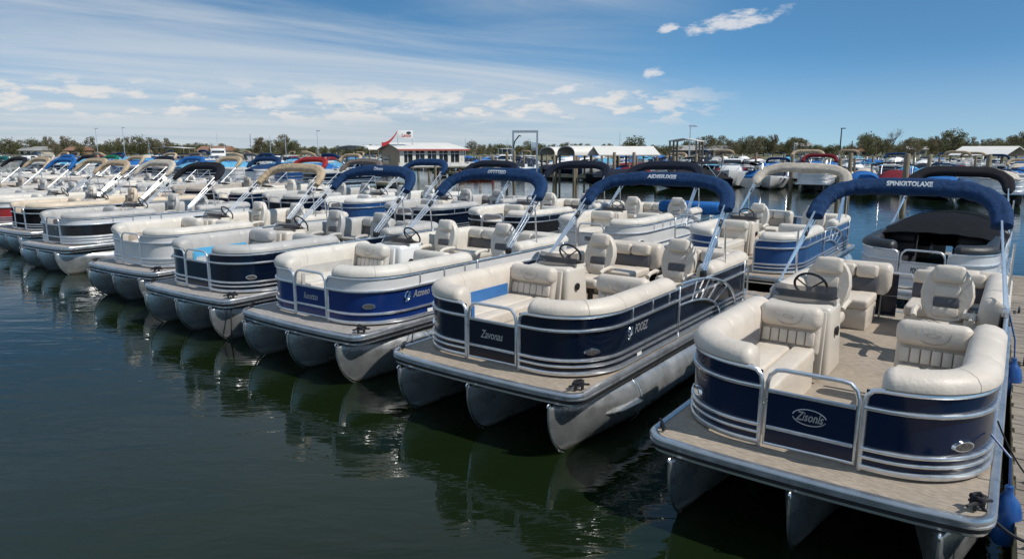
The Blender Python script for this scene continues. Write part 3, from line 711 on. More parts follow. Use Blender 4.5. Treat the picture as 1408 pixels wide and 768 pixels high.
b3 = boat('pontoon_boat', 'royal blue pontoon boat with a white upper band and off-white seats', place((-2.14, 9.07), TH, 1.42), TH, FR, paint_=P['royal'], upper=P['white'], vin=V['cream'], inner=V['grey'], carpet=carpet_grey, boot=K['navy'], hw=1.42, L=6.3, gate_text='Iuotto', side_text='Azzeeo', emblem=True, boot_text=('OTTTTEED', .46, .10), bigband=True, fib=fib_white, lpos=.74, ey=1.08, ty=1.38, boot_r=.105)
b4 = boat('pontoon_boat', 'midnight blue pontoon boat with grey seats and light blue inner trim', place((-4.88, 11.34), R(-35), 1.38), R(-35), FR, paint_=P['midnight'], vin=V['grey'], inner=V['aqua'], accent=V['charcoal'], carpet=carpet_grey, boot=K['navy'], hw=1.38, L=6.3, gate_text=None, boot_text=('Dixon', .30, .11), fib=fib_beige, boot_r=.105)
b5 = boat('pontoon_boat', 'white pontoon boat with cream bolsters and a tan bimini boot', place((-7.49, 13.96), R(-33), 1.35), R(-33), FR, paint_=P['white'], vin=V['cream'], accent=V['taupe'], carpet=carpet_grey, boot=K['tan'], hw=1.35, L=6.3, boot_r=.097, fib=fib_beige)

b6 = boat('pontoon_boat', 'black and white pontoon boat with grey bolsters and a black bimini boot', place((-11.75, 17.75), R(-34), 1.33), R(-34), FR, paint_=P['black'], upper=P['silver'], lower=P['white'], vin=V['grey'], accent=V['charcoal'], carpet=carpet_grey, boot=K['black'], L=6.4, lod=2, boot_r=.105, lights=False, gate_text=None)
b7 = boat('pontoon_boat', 'grey pontoon boat with its sides under black canvas and a tan bimini boot', place((-14.9, 20.9), R(-34), 1.33), R(-34), FR, paint_=canvasblack, upper=canvasblack, vin=V['tan'], carpet=carpet_grey, boot=K['sand'], L=6.4, lod=2, boot_r=.105, lights=False)
b8 = boat('pontoon_boat', 'red and white pontoon boat at the far left edge of the front row', place((-18.0, 23.5), R(-34), 1.33), R(-34), FR, paint_=P['red'], upper=P['white'], vin=V['cream'], carpet=carpet_tan, boot=K['tan'], L=6.4, lod=2, boot_r=.105, lights=False)

# ---- the row behind the plank dock, bows toward the dock
LB = L1 + 8.5
k1 = boat('pontoon_boat', 'silver pontoon boat under a black mooring cover with a black bimini boot', LT(LB + .2, T1 - .12), TH, BK, paint_=P['silver'], vin=V['black'], accent=V['charcoal'], carpet=carpet_grey, boot=K['black'], hw=1.21, bw_adj=-.04, L=6.3, lod=2, gate_text='PONTEEBOMS', plate=True, cover=canvasblack, bigband=True, lights=False, by=.5, chairs=False, boot_r=.105)
k2 = boat('pontoon_boat', 'steel blue pontoon boat with an open bow gate and a sand coloured boot', LT(LB + .15, T1 - 3.55), TH, BK, paint_=P['steel'], vin=V['cream'], accent=V['taupe'], carpet=carpet_tan, boot=K['sand'], hw=1.33, L=6.4, lod=2, gate=False, arch=True, lights=False, boot_r=.11, by=.6)
k3 = boat('pontoon_boat', 'white pontoon boat with cream seats behind the royal blue boat', LT(LB + .6, T1 - 7.3), TH, BK, paint_=P['white'], vin=V['cream'], accent=V['grey'], carpet=carpet_tan, boot=K['ink'], lod=2, bigband=True, arch=True, gate_text='FERRER', plate=True, lpos=.95, boot_r=.11)
k4 = boat('pontoon_boat', 'black hulled pontoon boat with cream bolsters and small white gate lettering', LT(LB + .8, T1 - 10.6), TH, BK, paint_=P['black'], upper=P['midnight'], vin=V['cream'], carpet=carpet_grey, boot=K['ink'], lod=2, gate_text='AZTS', boot_r=.11)
k5 = boat('pontoon_boat', 'midnight blue pontoon boat with long grey bolsters left of the black hulled one', LT(LB + 1.1, T1 - 14.4), TH, BK, paint_=P['midnight'], vin=V['grey'], carpet=carpet_grey, boot=K['ink'], lod=2, boot_r=.105, lights=False)
k6 = boat('pontoon_boat', 'steel blue pontoon boat with white seats and a navy boot in the back row', LT(LB + 1.5, T1 - 18.2), TH, BK, paint_=P['steel'], vin=V['white'], carpet=carpet_grey, boot=K['navy'], lod=2, boot_r=.115, lights=False)
# blue covers lying on the stern of the white boat
tag(link('folded_cover', MB().box((0, 0, 0), (1.9, .75, .34), .12, 3).mesh('folded_cover', K['blue']), None, LT(LB + 5.7, T1 - 6.6, 1.60), TH), 'bright blue canvas cover bundled on the stern of the white pontoon boat', 'boat cover')

# ---- simpler boats further along the two rows
cw = {P['navy']: 'navy', P['white']: 'white', P['midnight']: 'midnight blue', P['steel']: 'steel blue', P['silver']: 'silver', P['black']: 'black', P['royal']: 'royal blue', P['red']: 'red', P['teal']: 'teal'}
def kn(m): return {'ink': 'dark ink blue', 'sand': 'sand coloured'}.get(m.name[7:], m.name[7:])
more_front = [('navy', 'tan', 'grey'), ('black', 'blue', 'grey'), ('midnight', 'tan', 'taupe'), ('steel', 'black', 'grey'), ('navy', 'teal', 'cream')]
fpos = Vector((-21.0, 26.1, 0))
for i, (p_, k_, v_) in enumerate(more_front):
    boat('pontoon_boat', f'{cw[P[p_]]} pontoon boat with a {k_} bimini boot, far up the front row', fpos + Vector((-2.95, 2.6, 0)) * i, R(-34), FR, paint_=P[p_], upper=P['silver'] if i % 2 else None, vin=V[v_], boot=K[k_], lod=1, L=6.4, carpet=carpet_grey, boot_r=.105)
more_back = [('midnight', 'brown', 'grey'), ('navy', 'red', 'cream'), ('black', 'navy', 'taupe'), ('silver', 'tan', 'grey'), ('midnight', 'blue', 'cream'), ('white', 'ink', 'grey'), ('steel', 'tan', 'taupe'), ('black', 'green', 'cream'), ('navy', 'black', 'grey'), ('royal', 'blue', 'grey'), ('white', 'sand', 'cream')]
for i, (p_, k_, v_) in enumerate(more_back):
    boat('pontoon_boat', f'{cw[P[p_]]} pontoon boat with a {kn(K[k_])} bimini boot, in the back row', LT(LB + 1.6 + .12 * i, T1 - 21.9 - 3.7 * i), TH, BK, paint_=P[p_], vin=V[v_], boot=K[k_], lod=1, L=6.4, carpet=carpet_grey, boot_r=.115)

# ------------------------------------------------------------------ small things about the near boats
def fender(x, y, z, lab, rope_to):
    t = thing('fender', lab, 'fender', B1C + ET * x + EL * y + Vector((0, 0, z)), TH, 'blue fenders beside the finger dock')
    link('fender_body', MB().lathe([(.012, -.22), (.06, -.21), (.095, -.15), (.108, -.05), (.106, .05), (.085, .14), (.047, .19), (.03, .22), (.03, .27), (.018, .275)], n=16).mesh('fender_body', fender_blue), t)
    link('fender_rope', MB().tube([(0, 0, .28), (-.02, .0, .5), (rope_to[0], rope_to[1], rope_to[2])], .009, 6).mesh('fender_rope', fender_blue), t)
fender(1.385, .82, .47, 'blue fender hanging low by the bow corner of the big navy boat', (-.16, .1, .62))
fender(1.37, 4.7, .52, 'blue fender hanging midway between the big navy boat and the finger dock', (-.14, .1, .9))
def line(pts, lab, m=rope_black, r=.011, sag=.1, name='mooring_line'):
    a, b_ = Vector(pts[0]), Vector(pts[-1]); o = []
    for i in range(15):
        u = i / 14; p = a.lerp(b_, u); p.z -= sag * 4 * u * (1 - u); o.append(p)
    return tag(link(name, MB().tube(o, r, 6).mesh(name, m)), lab, 'rope')
def coil(c, r, m, lab):
    o = []; q_ = random.Random(int(c[0] * 100))
    for i in range(46):
        a = i * .62; rr = r * (.6 + .4 * q_.random()); o.append(Vector(c) + Vector((rr * math.cos(a), rr * .8 * math.sin(a), .012 + .03 * q_.random() + .0012 * i)))
    tag(link('rope_coil', MB().tube(o, .012, 6).mesh('rope_coil', m)), lab, 'rope')
def bl(o, x, y, z): return o.matrix_basis @ Vector((x, y, z))
line([bl(b1, 1.22, .2, .80), bl(b1, 1.55, .32, .56)], 'black line from the big navy boat bow cleat to the finger dock', sag=.05, r=.013)
coil(bl(b1, 1.20, .2, .785), .055, rope_black, 'black rope wound on the right bow cleat of the big navy boat')
coil(bl(b1, 1.62, .35, .505), .06, rope_white, 'pale rope end knotted on the edge of the finger dock')
coil(bl(b1, 1.6, 1.55, .505), .055, rope_black, 'dark rope coil on the finger dock edge beside the navy bow')
line([bl(b1, 1.26, 1.4, 1.05), bl(b1, 1.52, 1.55, .56)], 'thin dark line from the navy boat side light to the finger dock', sag=.04, r=.007)
coil(bl(b2, 1.30, .2, .785), .07, rope_black, 'black rope bunched on the right bow cleat of the dark navy boat')
line([bl(b2, -1.33, .2, .80), bl(b3, 1.35, 1.2, .72)], 'slack dark line between the dark navy and royal blue boats', sag=.22, r=.008)
coil(bl(b3, 1.30, .2, .785), .075, rope_black, 'dark rope bunched on the right bow corner of the royal blue boat')
line([bl(b4, 1.28, .18, .80), bl(b4, 1.33, .10, .0)], 'black rope hanging from the light blue trimmed boat into the water', sag=-.02, r=.012)
coil(bl(b4, 1.26, .2, .785), .075, rope_black, 'black rope wound on the bow cleat of the midnight blue boat with grey seats')
coil(bl(b5, 1.22, .22, .785), .08, rope_black, 'dark rope bunched at the bow corner of the white boat with cream bolsters')
line([bl(b6, .3, .3, 1.2), bl(b7, 1.28, 1.4, .8)], 'pale line strung between the black covered boat and its black and white neighbour', rope_white, .012, .02)

for i, (l_, t_, lab) in enumerate(((L1 + .9, T1 + 1.62, 'black dock cleat near the bow of the big navy boat'), (L1 + 5.6, T1 + 1.5, 'black dock cleat near the stern of the big navy boat'), (L1 + 9.2, T1 + 1.42, 'black dock cleat by the silver covered boat'), (L1 + 7.25, T1 - 2.2, 'black dock cleat on the plank dock behind the dark navy boat'))):
    b = MB(); cleat(b, (0, 0, 0), 0, 1.3); tag(link('dock_cleat', b.mesh('dock_cleat', black), None, LT(l_, t_, .5), TH), lab, 'cleat')
def hoop(l_, t_, lab, w=.5, h=.55):
    b = MB(); b.tube([(-w / 2, 0, 0), (-w / 2, 0, h - .12), (-w / 2 + .05, 0, h - .03), (-w / 2 + .13, 0, h), (w / 2 - .13, 0, h), (w / 2 - .05, 0, h - .03), (w / 2, 0, h - .12), (w / 2, 0, 0)], .02, 8)
    tag(link('grab_rail', b.mesh('grab_rail', rail_side), None, LT(l_, t_, .5), TH + R(70)), lab, 'handrail', 'grab rails on the plank dock')
hoop(L1 + 8.05, T1 - 3.1, 'short grey grab rail on the dock right of the open blue bow'); hoop(L1 + 7.9, T1 - 3.9, 'short grey grab rail on the dock left of the open blue bow')
tag(link('dock_step', MB().box((0, 0, .14), (.9, .55, .28), .02).mesh('dock_step', wood), None, LT(L1 + 8.0, T1 + 2.2, .5), TH), 'low wooden step box on the finger dock near the silver covered boat', 'step')

# ------------------------------------------------------------------ boats of the far docks
def hull_mesh(b, L, w, fb, stripe=False, flare=.72, mi=0):
    n = 9; V_ = []; F = []; m = 12
    for i in range(m + 1):
        y = L * i / m; u = min(1, i / m / .55); ww = w / 2 * math.sin(u * math.pi / 2) ** .7 + .02; sh = fb + .32 * (1 - u) ** 1.5; keel = -.1 + .55 * (1 - u) ** 3 * fb
        for x, z in ((-ww, sh), (-ww * .98, sh - .12), (-ww * flare * (.6 + .4 * u), keel + .22), (0, keel), (ww * flare * (.6 + .4 * u), keel + .22), (ww * .98, sh - .12), (ww, sh), (ww * .8, sh + .03), (-ww * .8, sh + .03)): V_.append((x, y, z))
    for i in range(m):
        for j in range(n): F.append((i * n + j, (i + 1) * n + j, (i + 1) * n + (j + 1) % n, i * n + (j + 1) % n))
    F = [tuple(reversed(f)) for f in F]; F.append(tuple(range(n))); F.append(tuple(reversed([m * n + j for j in range(n)])))
    b.add(V_, F, mi)
def dome(b, x, y0, y1, z, h, w, mi=0, seed=0):
    n, m = 10, 10; V_ = []
    for i in range(n + 1):
        for j in range(m + 1):
            u = -1 + 2 * j / m; v = i / n; e = (1 - abs(u) ** 2.6) * min(1, math.sin(v * math.pi) * 1.8 + .15)
            V_.append((x + u * w / 2 * (1 if v > .25 else .6 + 1.6 * v), y0 + (y1 - y0) * v, z + h * e * (.75 + .35 * v) - .12 * abs(u) ** 5 + .05 * noise.noise(Vector((u * 3, v * 4, seed)))))
    F = [(i * (m + 1) + j, i * (m + 1) + j + 1, (i + 1) * (m + 1) + j + 1, (i + 1) * (m + 1) + j) for i in range(n) for j in range(m)]
    F.append(tuple([j for j in range(m, -1, -1)])); F.append(tuple([n * (m + 1) + j for j in range(m + 1)]))
    b.add(V_, F, mi)
glass_dark = mat('dark_glazing', (.02, .025, .03), .08, 0, coat=.5)
FG = 'boats in the slips of the far docks'
def runabout(lab, hull, cover=None, bim=None, L=6, w=2.35, grp=FG):
    t = thing('runabout', lab, 'boat', group=grp)
    part('hull', (L, w), lambda b: hull_mesh(b, L, w, .85), hull, t)
    if cover: part('canvas_cover', (L, w), lambda b: dome(b, 0, .5, L - .1, .95, .62, w + .06, 0, 2), cover, t)
    else:
        part('deck_moulding', (L, w), lambda b: (b.box((0, L * .30, 1.0), (w * .72, L * .26, .16), .06, 2), b.box((0, L * .7, .92), (w * .8, L * .5, .12), .04), b.box((-.5, L * .62, 1.1), (.5, .5, .5), .08), b.box((.5, L * .62, 1.1), (.5, .5, .5), .08)), fib_white, t)
        part('windscreen', (L, w), lambda b: b.add([(-w * .38, L * .50, 1.0), (0, L * .40, 1.02), (w * .38, L * .50, 1.0), (w * .34, L * .56, 1.48), (0, L * .48, 1.5), (-w * .34, L * .56, 1.48)], [(0, 1, 4, 5), (1, 2, 3, 4)]), glass_dark, t)
    if bim:
        part('bimini_canopy', (L, w), lambda b: b.sweep([(-w * .46, L * .62), (-w * .46, L * .92)], [(0, 2.0), (0, 2.06), (-w * .2, 2.22), (-w * .72, 2.22), (-w * .92, 2.06), (-w * .92, 2.0), (-w * .72, 2.15), (-w * .2, 2.15)]), bim, t)
        part('canopy_frame', (L, w), lambda b: [b.tube([(s * w * .46, L * .78, .95), (s * w * .46, L * k, 2.02)], .025, 5) for s in (-1, 1) for k in (.64, .9)], alu_bright, t)
    return t
def far_pontoon(lab, side, top, bim=None, cover=None, L=6.5, w=2.5, grp=FG):
    t = thing('pontoon_boat', lab, 'pontoon boat', group=grp)
    for x in (-.8, .8):
        o = part('pontoon_float', L, lambda b: pontoon_shape(b, L, 1), alu_tube, t); o.location.x = x
    part('deck', (L, w), lambda b: b.box((0, L / 2, .69), (w, L, .14), .03), rail_side, t)
    fp = arcpath(.35, w / 2 - .05, .4, .7, .8, L - .4, sx=.35, n=6, step=1)
    full = [(-x, y) for x, y in reversed(fp)] + fp
    part('fence_panel', (L, w), lambda b: b.sweep(full, [(-.02, .78), (.02, .78), (.02, 1.42), (-.02, 1.42)]), side, t)
    part('fence_rail', (L, w), lambda b: [b.sweep(full, rrect(.05, .045, .01, 1, (.02, z))) for z in (1.43, 1.1, .85)], alu_rail, t)
    part('bolster', (L, w), lambda b: b.sweep(full, rrect(.3, .24, .09, 3, (-.13, 1.5))), top, t)
    if cover: part('canvas_cover', (L, w), lambda b: dome(b, 0, .35, L - .3, 1.55, .55, w, 0, 3), cover, t)
    else: part('helm_console', 0, lambda b: (b.box((-.6, 2.6, 1.2), (.7, .6, .8), .08), b.box((-.6, 3.6, 1.35), (.5, .3, .8), .1), b.box((.6, 3.6, 1.35), (.5, .3, .8), .1), b.box((0, L - .8, 1.2), (w - .5, .5, .7), .1)), top, t)
    if bim:
        pth = [(-w / 2 * .96, 3.6, 1.9)] ; n = 20
        part('bimini_boot', (L, w), lambda b: b.tube([(math.copysign(abs(math.cos(q)) ** .5, math.cos(q)) * w / 2, 4.4 + .45 * abs(math.sin(q)) ** .8, 2.3 + .5 * abs(math.sin(q)) ** .8) for q in [math.pi * i / n for i in range(n + 1)]], .15, 8), bim, t)
        part('canopy_frame', (L, w), lambda b: [b.tube([(s * w / 2, 3.4 + 1.9 * k, 1.5), (s * w / 2, 4.45, 2.35)], .035, 5) for s in (-1, 1) for k in (0, .62)], alu_bright, t)
    return t
def cruiser(lab, L=9, w=3.1, hull=P['white'], fly=True, grp=FG):
    t = thing('cabin_cruiser', lab, 'boat', group=grp)
    part('hull', (L, w, 'c'), lambda b: hull_mesh(b, L, w, 1.25), hull, t)
    part('cabin', (L, w), lambda b: (b.box((0, L * .40, 1.62), (w * .70, L * .42, .55), .18, 2, None, 0, (.86, .8)), b.box((0, L * .56, 2.15), (w * .66, L * .34, .65), .12, 2, None, 0, (.9, .85))), fib_white, t)
    part('cabin_windows', (L, w), lambda b: [b.box((s * w * .325, L * .56, 2.2), (.03, L * .27, .34), .01) for s in (-1, 1)] and b.box((0, L * .385, 2.2), (w * .54, .05, .36), .01, 1, Matrix.Rotation(R(-12), 3, 'X')), glass_dark, t)
    if fly:
        part('flybridge', (L, w), lambda b: (b.box((0, L * .60, 2.62), (w * .64, L * .30, .35), .08, 2), b.box((0, L * .62, 3.75), (w * .66, L * .26, .08), .03)), fib_white, t)
        [part('hardtop_leg', (L, w, s, k), lambda b: b.tube([(s * w * .29, L * k, 2.7), (s * w * .29, L * k, 3.72)], .03, 5), alu_bright, t) for s in (-1, 1) for k in (.52, .72)]
        part('radio_mast', (L, w), lambda b: b.tube([(0, L * .66, 3.75), (0, L * .7, 5.6)], .025, 5), alu_bright, t)
    part('bow_rail', (L, w), lambda b: b.tube([(-w * .40, L * .36, 1.85), (-w * .33, L * .2, 1.98), (-.1, .1, 2.1), (.1, .1, 2.1), (w * .33, L * .2, 1.98), (w * .40, L * .36, 1.85)], .03, 5), alu_bright, t)
    return t
def put(o, px, l, rz=0, s=1, z=0):
    p = at_l(px, l); o.location = (p.x, p.y, z); o.rotation_euler = (0, 0, TH + rz); o.scale = (s, s, s); return o

# those that can be told apart along the edge of the channel
put(cruiser('white cabin boat with a low hardtop right of the open channel', 7.0, 2.7, fly=False), 1004, 58, R(14))
put(runabout('white bow rider with a black bimini on the far dock edge', P['white'], None, K['black'], 6.2), 1062, 57.5, R(12))
put(far_pontoon('cream pontoon boat with a dark red bimini on the far dock', P['white'], V['cream'], K['maroon']), 1121, 55.5, R(8))
put(runabout('black hulled runabout under a bright blue tarp on the far dock', P['black'], K['blue'], None, 6.0, 2.5), 1192, 57, R(10))
put(runabout('white runabout with an aqua canopy beside the bright blue tarp', P['white'], None, K['aqua'], 5.6), 1232, 58, R(5))
put(runabout('navy runabout under a large blue cover on the far right dock', P['navy'], K['blue'], K['ink'], 7.0, 2.7), 1312, 53, R(16), 1.05)
put(far_pontoon('silver pontoon boat under a sand cover at the far right edge', P['silver'], V['grey'], None, K['sand']), 1392, 50, R(16))
put(runabout('black runabout under a tight black cover at the end of the far dock', P['black'], K['ink'], None, 6.4, 2.5), 806, 54, R(-40), 1)
put(runabout('ink blue speedboat under a black cover right of the sheds', P['midnight'], K['black'], K['black'], 6.4, 2.5), 902, 55, R(-50), 1)
put(runabout('blue topped white runabout moored beneath the arched sheds', P['white'], K['blue'], None, 6), 838, 62, R(0), 1)
put(cruiser('large white motor yacht with a flybridge beyond the left rows', 13, 4.0), 300, 84, R(60), 1.25)
put(cruiser('white sport cruiser moored right of the red roofed building', 8, 2.8), 655, 78, R(-30), .9)
put(runabout('red hulled runabout tied in front of the red roofed building', P['red'], None, None, 5), 630, 60, R(-60), .8)

# third and fourth rows across the left-hand water, mostly hidden by biminis
tp = [('midnight', 'grey', 'tan', None), ('navy', 'grey', None, 'aqua'), ('white', 'grey', 'navy', None), ('steel', 'grey', None, 'blue'), ('black', 'taupe', 'brown', None), ('midnight', 'grey', None, 'aqua'), ('silver', 'grey', None, 'navy')]
protos = []
for p_, v_, k_, c_ in tp:
    protos.append((p_, v_, k_, c_))
made = {}
def far_copy(key, make, lab):
    if key in made:
        o = copy_tree(made[key]); return o
    made[key] = make(lab); return made[key]
for row, (l_, n_) in enumerate(((34, 15), (45, 13))):
    for i in range(n_):
        p_, v_, k_, c_ = tp[(i * 3 + row * 2) % len(tp)]
        t_ = -45 - row * 4 - 4.1 * i - rnd.uniform(0, .5)
        what = f'a {k_} bimini' if k_ else f'a {c_} canvas cover'
        o = far_copy((p_, k_, c_), lambda lab: far_pontoon(lab, P[p_], V[v_], K[k_] if k_ else None, K[c_] if c_ else None), f'{cw[P[p_]]} pontoon boat with {what} in the rows across the left-hand water')
        p = LT(l_ + rnd.uniform(-.4, .4), t_); o.location = p; o.rotation_euler = (0, 0, TH + R(rnd.uniform(-4, 4)) + (math.pi if row else 0))
        o['group'] = 'pontoon boats across the left-hand water'

# the sea of small boats behind
kinds = [('runabout', 'white', 'blue', None), ('runabout', 'white', None, 'navy'), ('runabout', 'navy', 'ink', None), ('runabout', 'white', 'white', None), ('runabout', 'white', None, 'black'), ('pontoon', 'white', None, 'tan'), ('pontoon', 'navy', None, 'navy'), ('runabout', 'steel', None, 'ink'), ('runabout', 'black', 'grey', None), ('runabout', 'white', 'aqua', None), ('runabout', 'teal', 'sand', None), ('runabout', 'white', 'maroon', None)]
def small(kd, hull, cov, bim):
    what = f'under a {kn(K[cov])} cover' if cov else (f'with a {kn(K[bim])} bimini' if bim else 'with a flybridge')
    w_ = {'runabout': 'runabout', 'pontoon': 'pontoon boat', 'cruiser': 'cabin cruiser'}[kd]
    lab = f'tiny distant {hull} {w_} {what} in the crowded far slips'
    if kd == 'runabout': return far_copy(('s', kd, hull, cov, bim), lambda q: runabout(q, P[hull], K[cov] if cov else None, K[bim] if bim else None, grp='tiny boats in the crowded far slips'), lab)
    if kd == 'pontoon': return far_copy(('s', kd, hull, cov, bim), lambda q: far_pontoon(q, P[hull], V['white'], K[bim], grp='tiny boats in the crowded far slips'), lab)
    return far_copy(('s', kd), lambda q: cruiser(q, grp='tiny boats in the crowded far slips'), lab)
for l_, step in ((66, 40), (74, 36), (88, 34), (104, 32), (124, 30), (150, 28), (180, 26)):
    px = -30 + rnd.uniform(0, 20)
    while px < 1440:
        if not (l_ < 80 and 505 < px < 660) and not (l_ == 66 and 700 < px < 890):
            if at_l(px, l_).y > 215: px += step; continue
            k_ = kinds[int(rnd.random() ** 1.25 * len(kinds))]
            o = small(*k_); put(o, px, l_ + rnd.uniform(-2, 2), R(rnd.uniform(-8, 8)) + (math.pi if rnd.random() < .4 else 0), rnd.uniform(.85, 1.12))
        px += step * rnd.uniform(.7, 1.2)

# far docks
for l_, t0, t1 in ((64.4, -60, 62), (84, -90, 80), (118, -120, 110), (148, -150, 140)):
    plank_dock('far_dock', {64.4: 'low plank dock along the far side of the channel', 84: 'plank dock behind the sheds and first far boats', 118: 'distant dock line among the far boats', 148: 'farthest dock line below the trees'}[l_], l_, l_ + 1.6, t0, t1, .55, 't', fine=False)
for i, (l_, t_) in enumerate(((43.0, -47),)):
    plank_dock('left_dock', 'plank dock between the two rows across the left-hand water', l_ - 2, l_ - .4, -104, -43, .5, 't', fine=False)

# pilings
def piling(px, l, ytop, lab, r=.15):
    p = at_l(px, l); fw = p.y; z = max(1.2, EYE - (ytop - 205) / 940 * fw * 1.0)
    o = MB().lathe([(r, -.8), (r * 1.0, z * .5), (r * .96, z - .05), (r * .7, z)], n=12).mesh('piling', pile_m)
    tag(link('piling', o, None, (p.x, p.y, 0)), lab, 'piling', 'timber pilings of the far docks')
pl = [(1091, 57, 212, 'left of the red bimini'), (1157, 56, 217, 'shorter one right of the red bimini'), (1171, 55.5, 210, 'taller one left of the bright blue tarp'), (1249, 40, 211, 'tall thin one behind the silver covered boat'), (1362, 51, 212, 'left of the sand covered pontoon boat'),
      (845, 58, 209, 'in front of the arched sheds'), (872, 58, 209, 'at the right end of the arched sheds'), (958, 59, 211, 'left of the white cabin boat'), (697, 60, 208, 'left of the steel lift frame'), (707, 60, 207, 'below the steel lift frame'),
      (762, 61, 212, 'below the left shed'), (790, 61, 213, 'below the middle shed'), (660, 62, 214, 'right of the red roofed building'), (678, 66, 214, 'between the building and the lift frame'), (320, 74, 208, 'left of the motor yacht bow'), (346, 74, 210, 'in front of the motor yacht'),
      (410, 76, 212, 'right of the motor yacht'), (440, 76, 211, 'left of the long white shed'), (476, 74, 211, 'below the long white shed'), (1004, 66, 216, 'behind the white cabin boat'), (1280, 60, 214, 'between the aqua canopy and the blue cover'), (928, 62, 214, 'right of the sheds'), (540, 66, 214, 'in front of the gable end'), (598, 57, 220, 'before the row of building windows')]
for px, l_, yt, lab in pl: piling(px, l_, yt, f'weathered timber piling standing {lab}')

qq = random.Random(31)
for i in range(34):
    px_ = 20 + i * 41 + qq.uniform(-12, 12)
    if 500 < px_ < 660: continue
    piling(px_, qq.choice((72, 74, 83, 87)), qq.uniform(209, 216), 'slim weathered piling among the crowded far slips', .12)
# sheds over the far slips
roof_white = mat('roof_sheet_white', (.66, .63, .57), .55, 0, .07, .5)
def shed(px, l, w, d, z0, z1, lab, arched=True, rz=0):
    p = at_l(px, l); t = thing('boat_shed', lab, 'boat shed', p, TH + rz)
    n = 12; pr = []
    if arched:
        for i in range(n + 1): a = math.pi * i / n; pr.append((-w / 2 * math.cos(a), z0 + (z1 - z0) * math.sin(a) ** .8))
    else: pr = [(-w / 2, z0), (0, z1), (w / 2, z0)]
    b = MB(); m = len(pr); V_ = [(x, y, z + dz) for dz in (0, -.1) for y in (0, d) for x, z in pr]
    F = [(i, i + 1, m + i + 1, m + i) for i in range(m - 1)] + [(2 * m + i, 3 * m + i, 3 * m + i + 1, 2 * m + i + 1) for i in range(m - 1)] + [(i, 2 * m + i, 2 * m + i + 1, i + 1) for i in range(m - 1)] + [(m + i, m + i + 1, 3 * m + i + 1, 3 * m + i) for i in range(m - 1)] + [(0, m, 3 * m, 2 * m), (m - 1, 3 * m - 1, 4 * m - 1, 2 * m - 1)]
    b.add(V_, F); link('roof', b.mesh('roof', roof_white), t)
    for x in (-w / 2 + .1, w / 2 - .1):
        for y in (.3, d / 2, d - .3): link('shed_post', MB().box((x, y, z0 / 2), (.16, .16, z0)).mesh('shed_post', pile_m), t)
    return t
shed(752, 63, 2.6, 6, 2.75, 3.55, 'small arched white boat shed left of the others', True, R(-15))
shed(778, 62, 3.4, 7, 2.75, 3.65, 'larger arched white boat shed in the middle of the far slips', True, R(-25))
shed(816, 63, 4.2, 6.5, 2.75, 3.6, 'wide shallow white boat shed at the right of the sheds', False, R(-44))
shed(484, 74, 6.5, 5, 3.3, 3.9, 'long low white roof on posts left of the red roofed building', True, R(10))
shed(938, 70, 3.0, 4, 4.2, 4.45, 'flat white canopy on tall posts above the far boats', False, R(10))
shed(1402, 115, 8.0, 7, 2.5, 3.7, 'big white hipped boat shed at the far right', False, R(70))
shed(230, 95, 12.0, 4, 3.6, 3.9, 'long thin white roof above the far left slips', False, R(10))

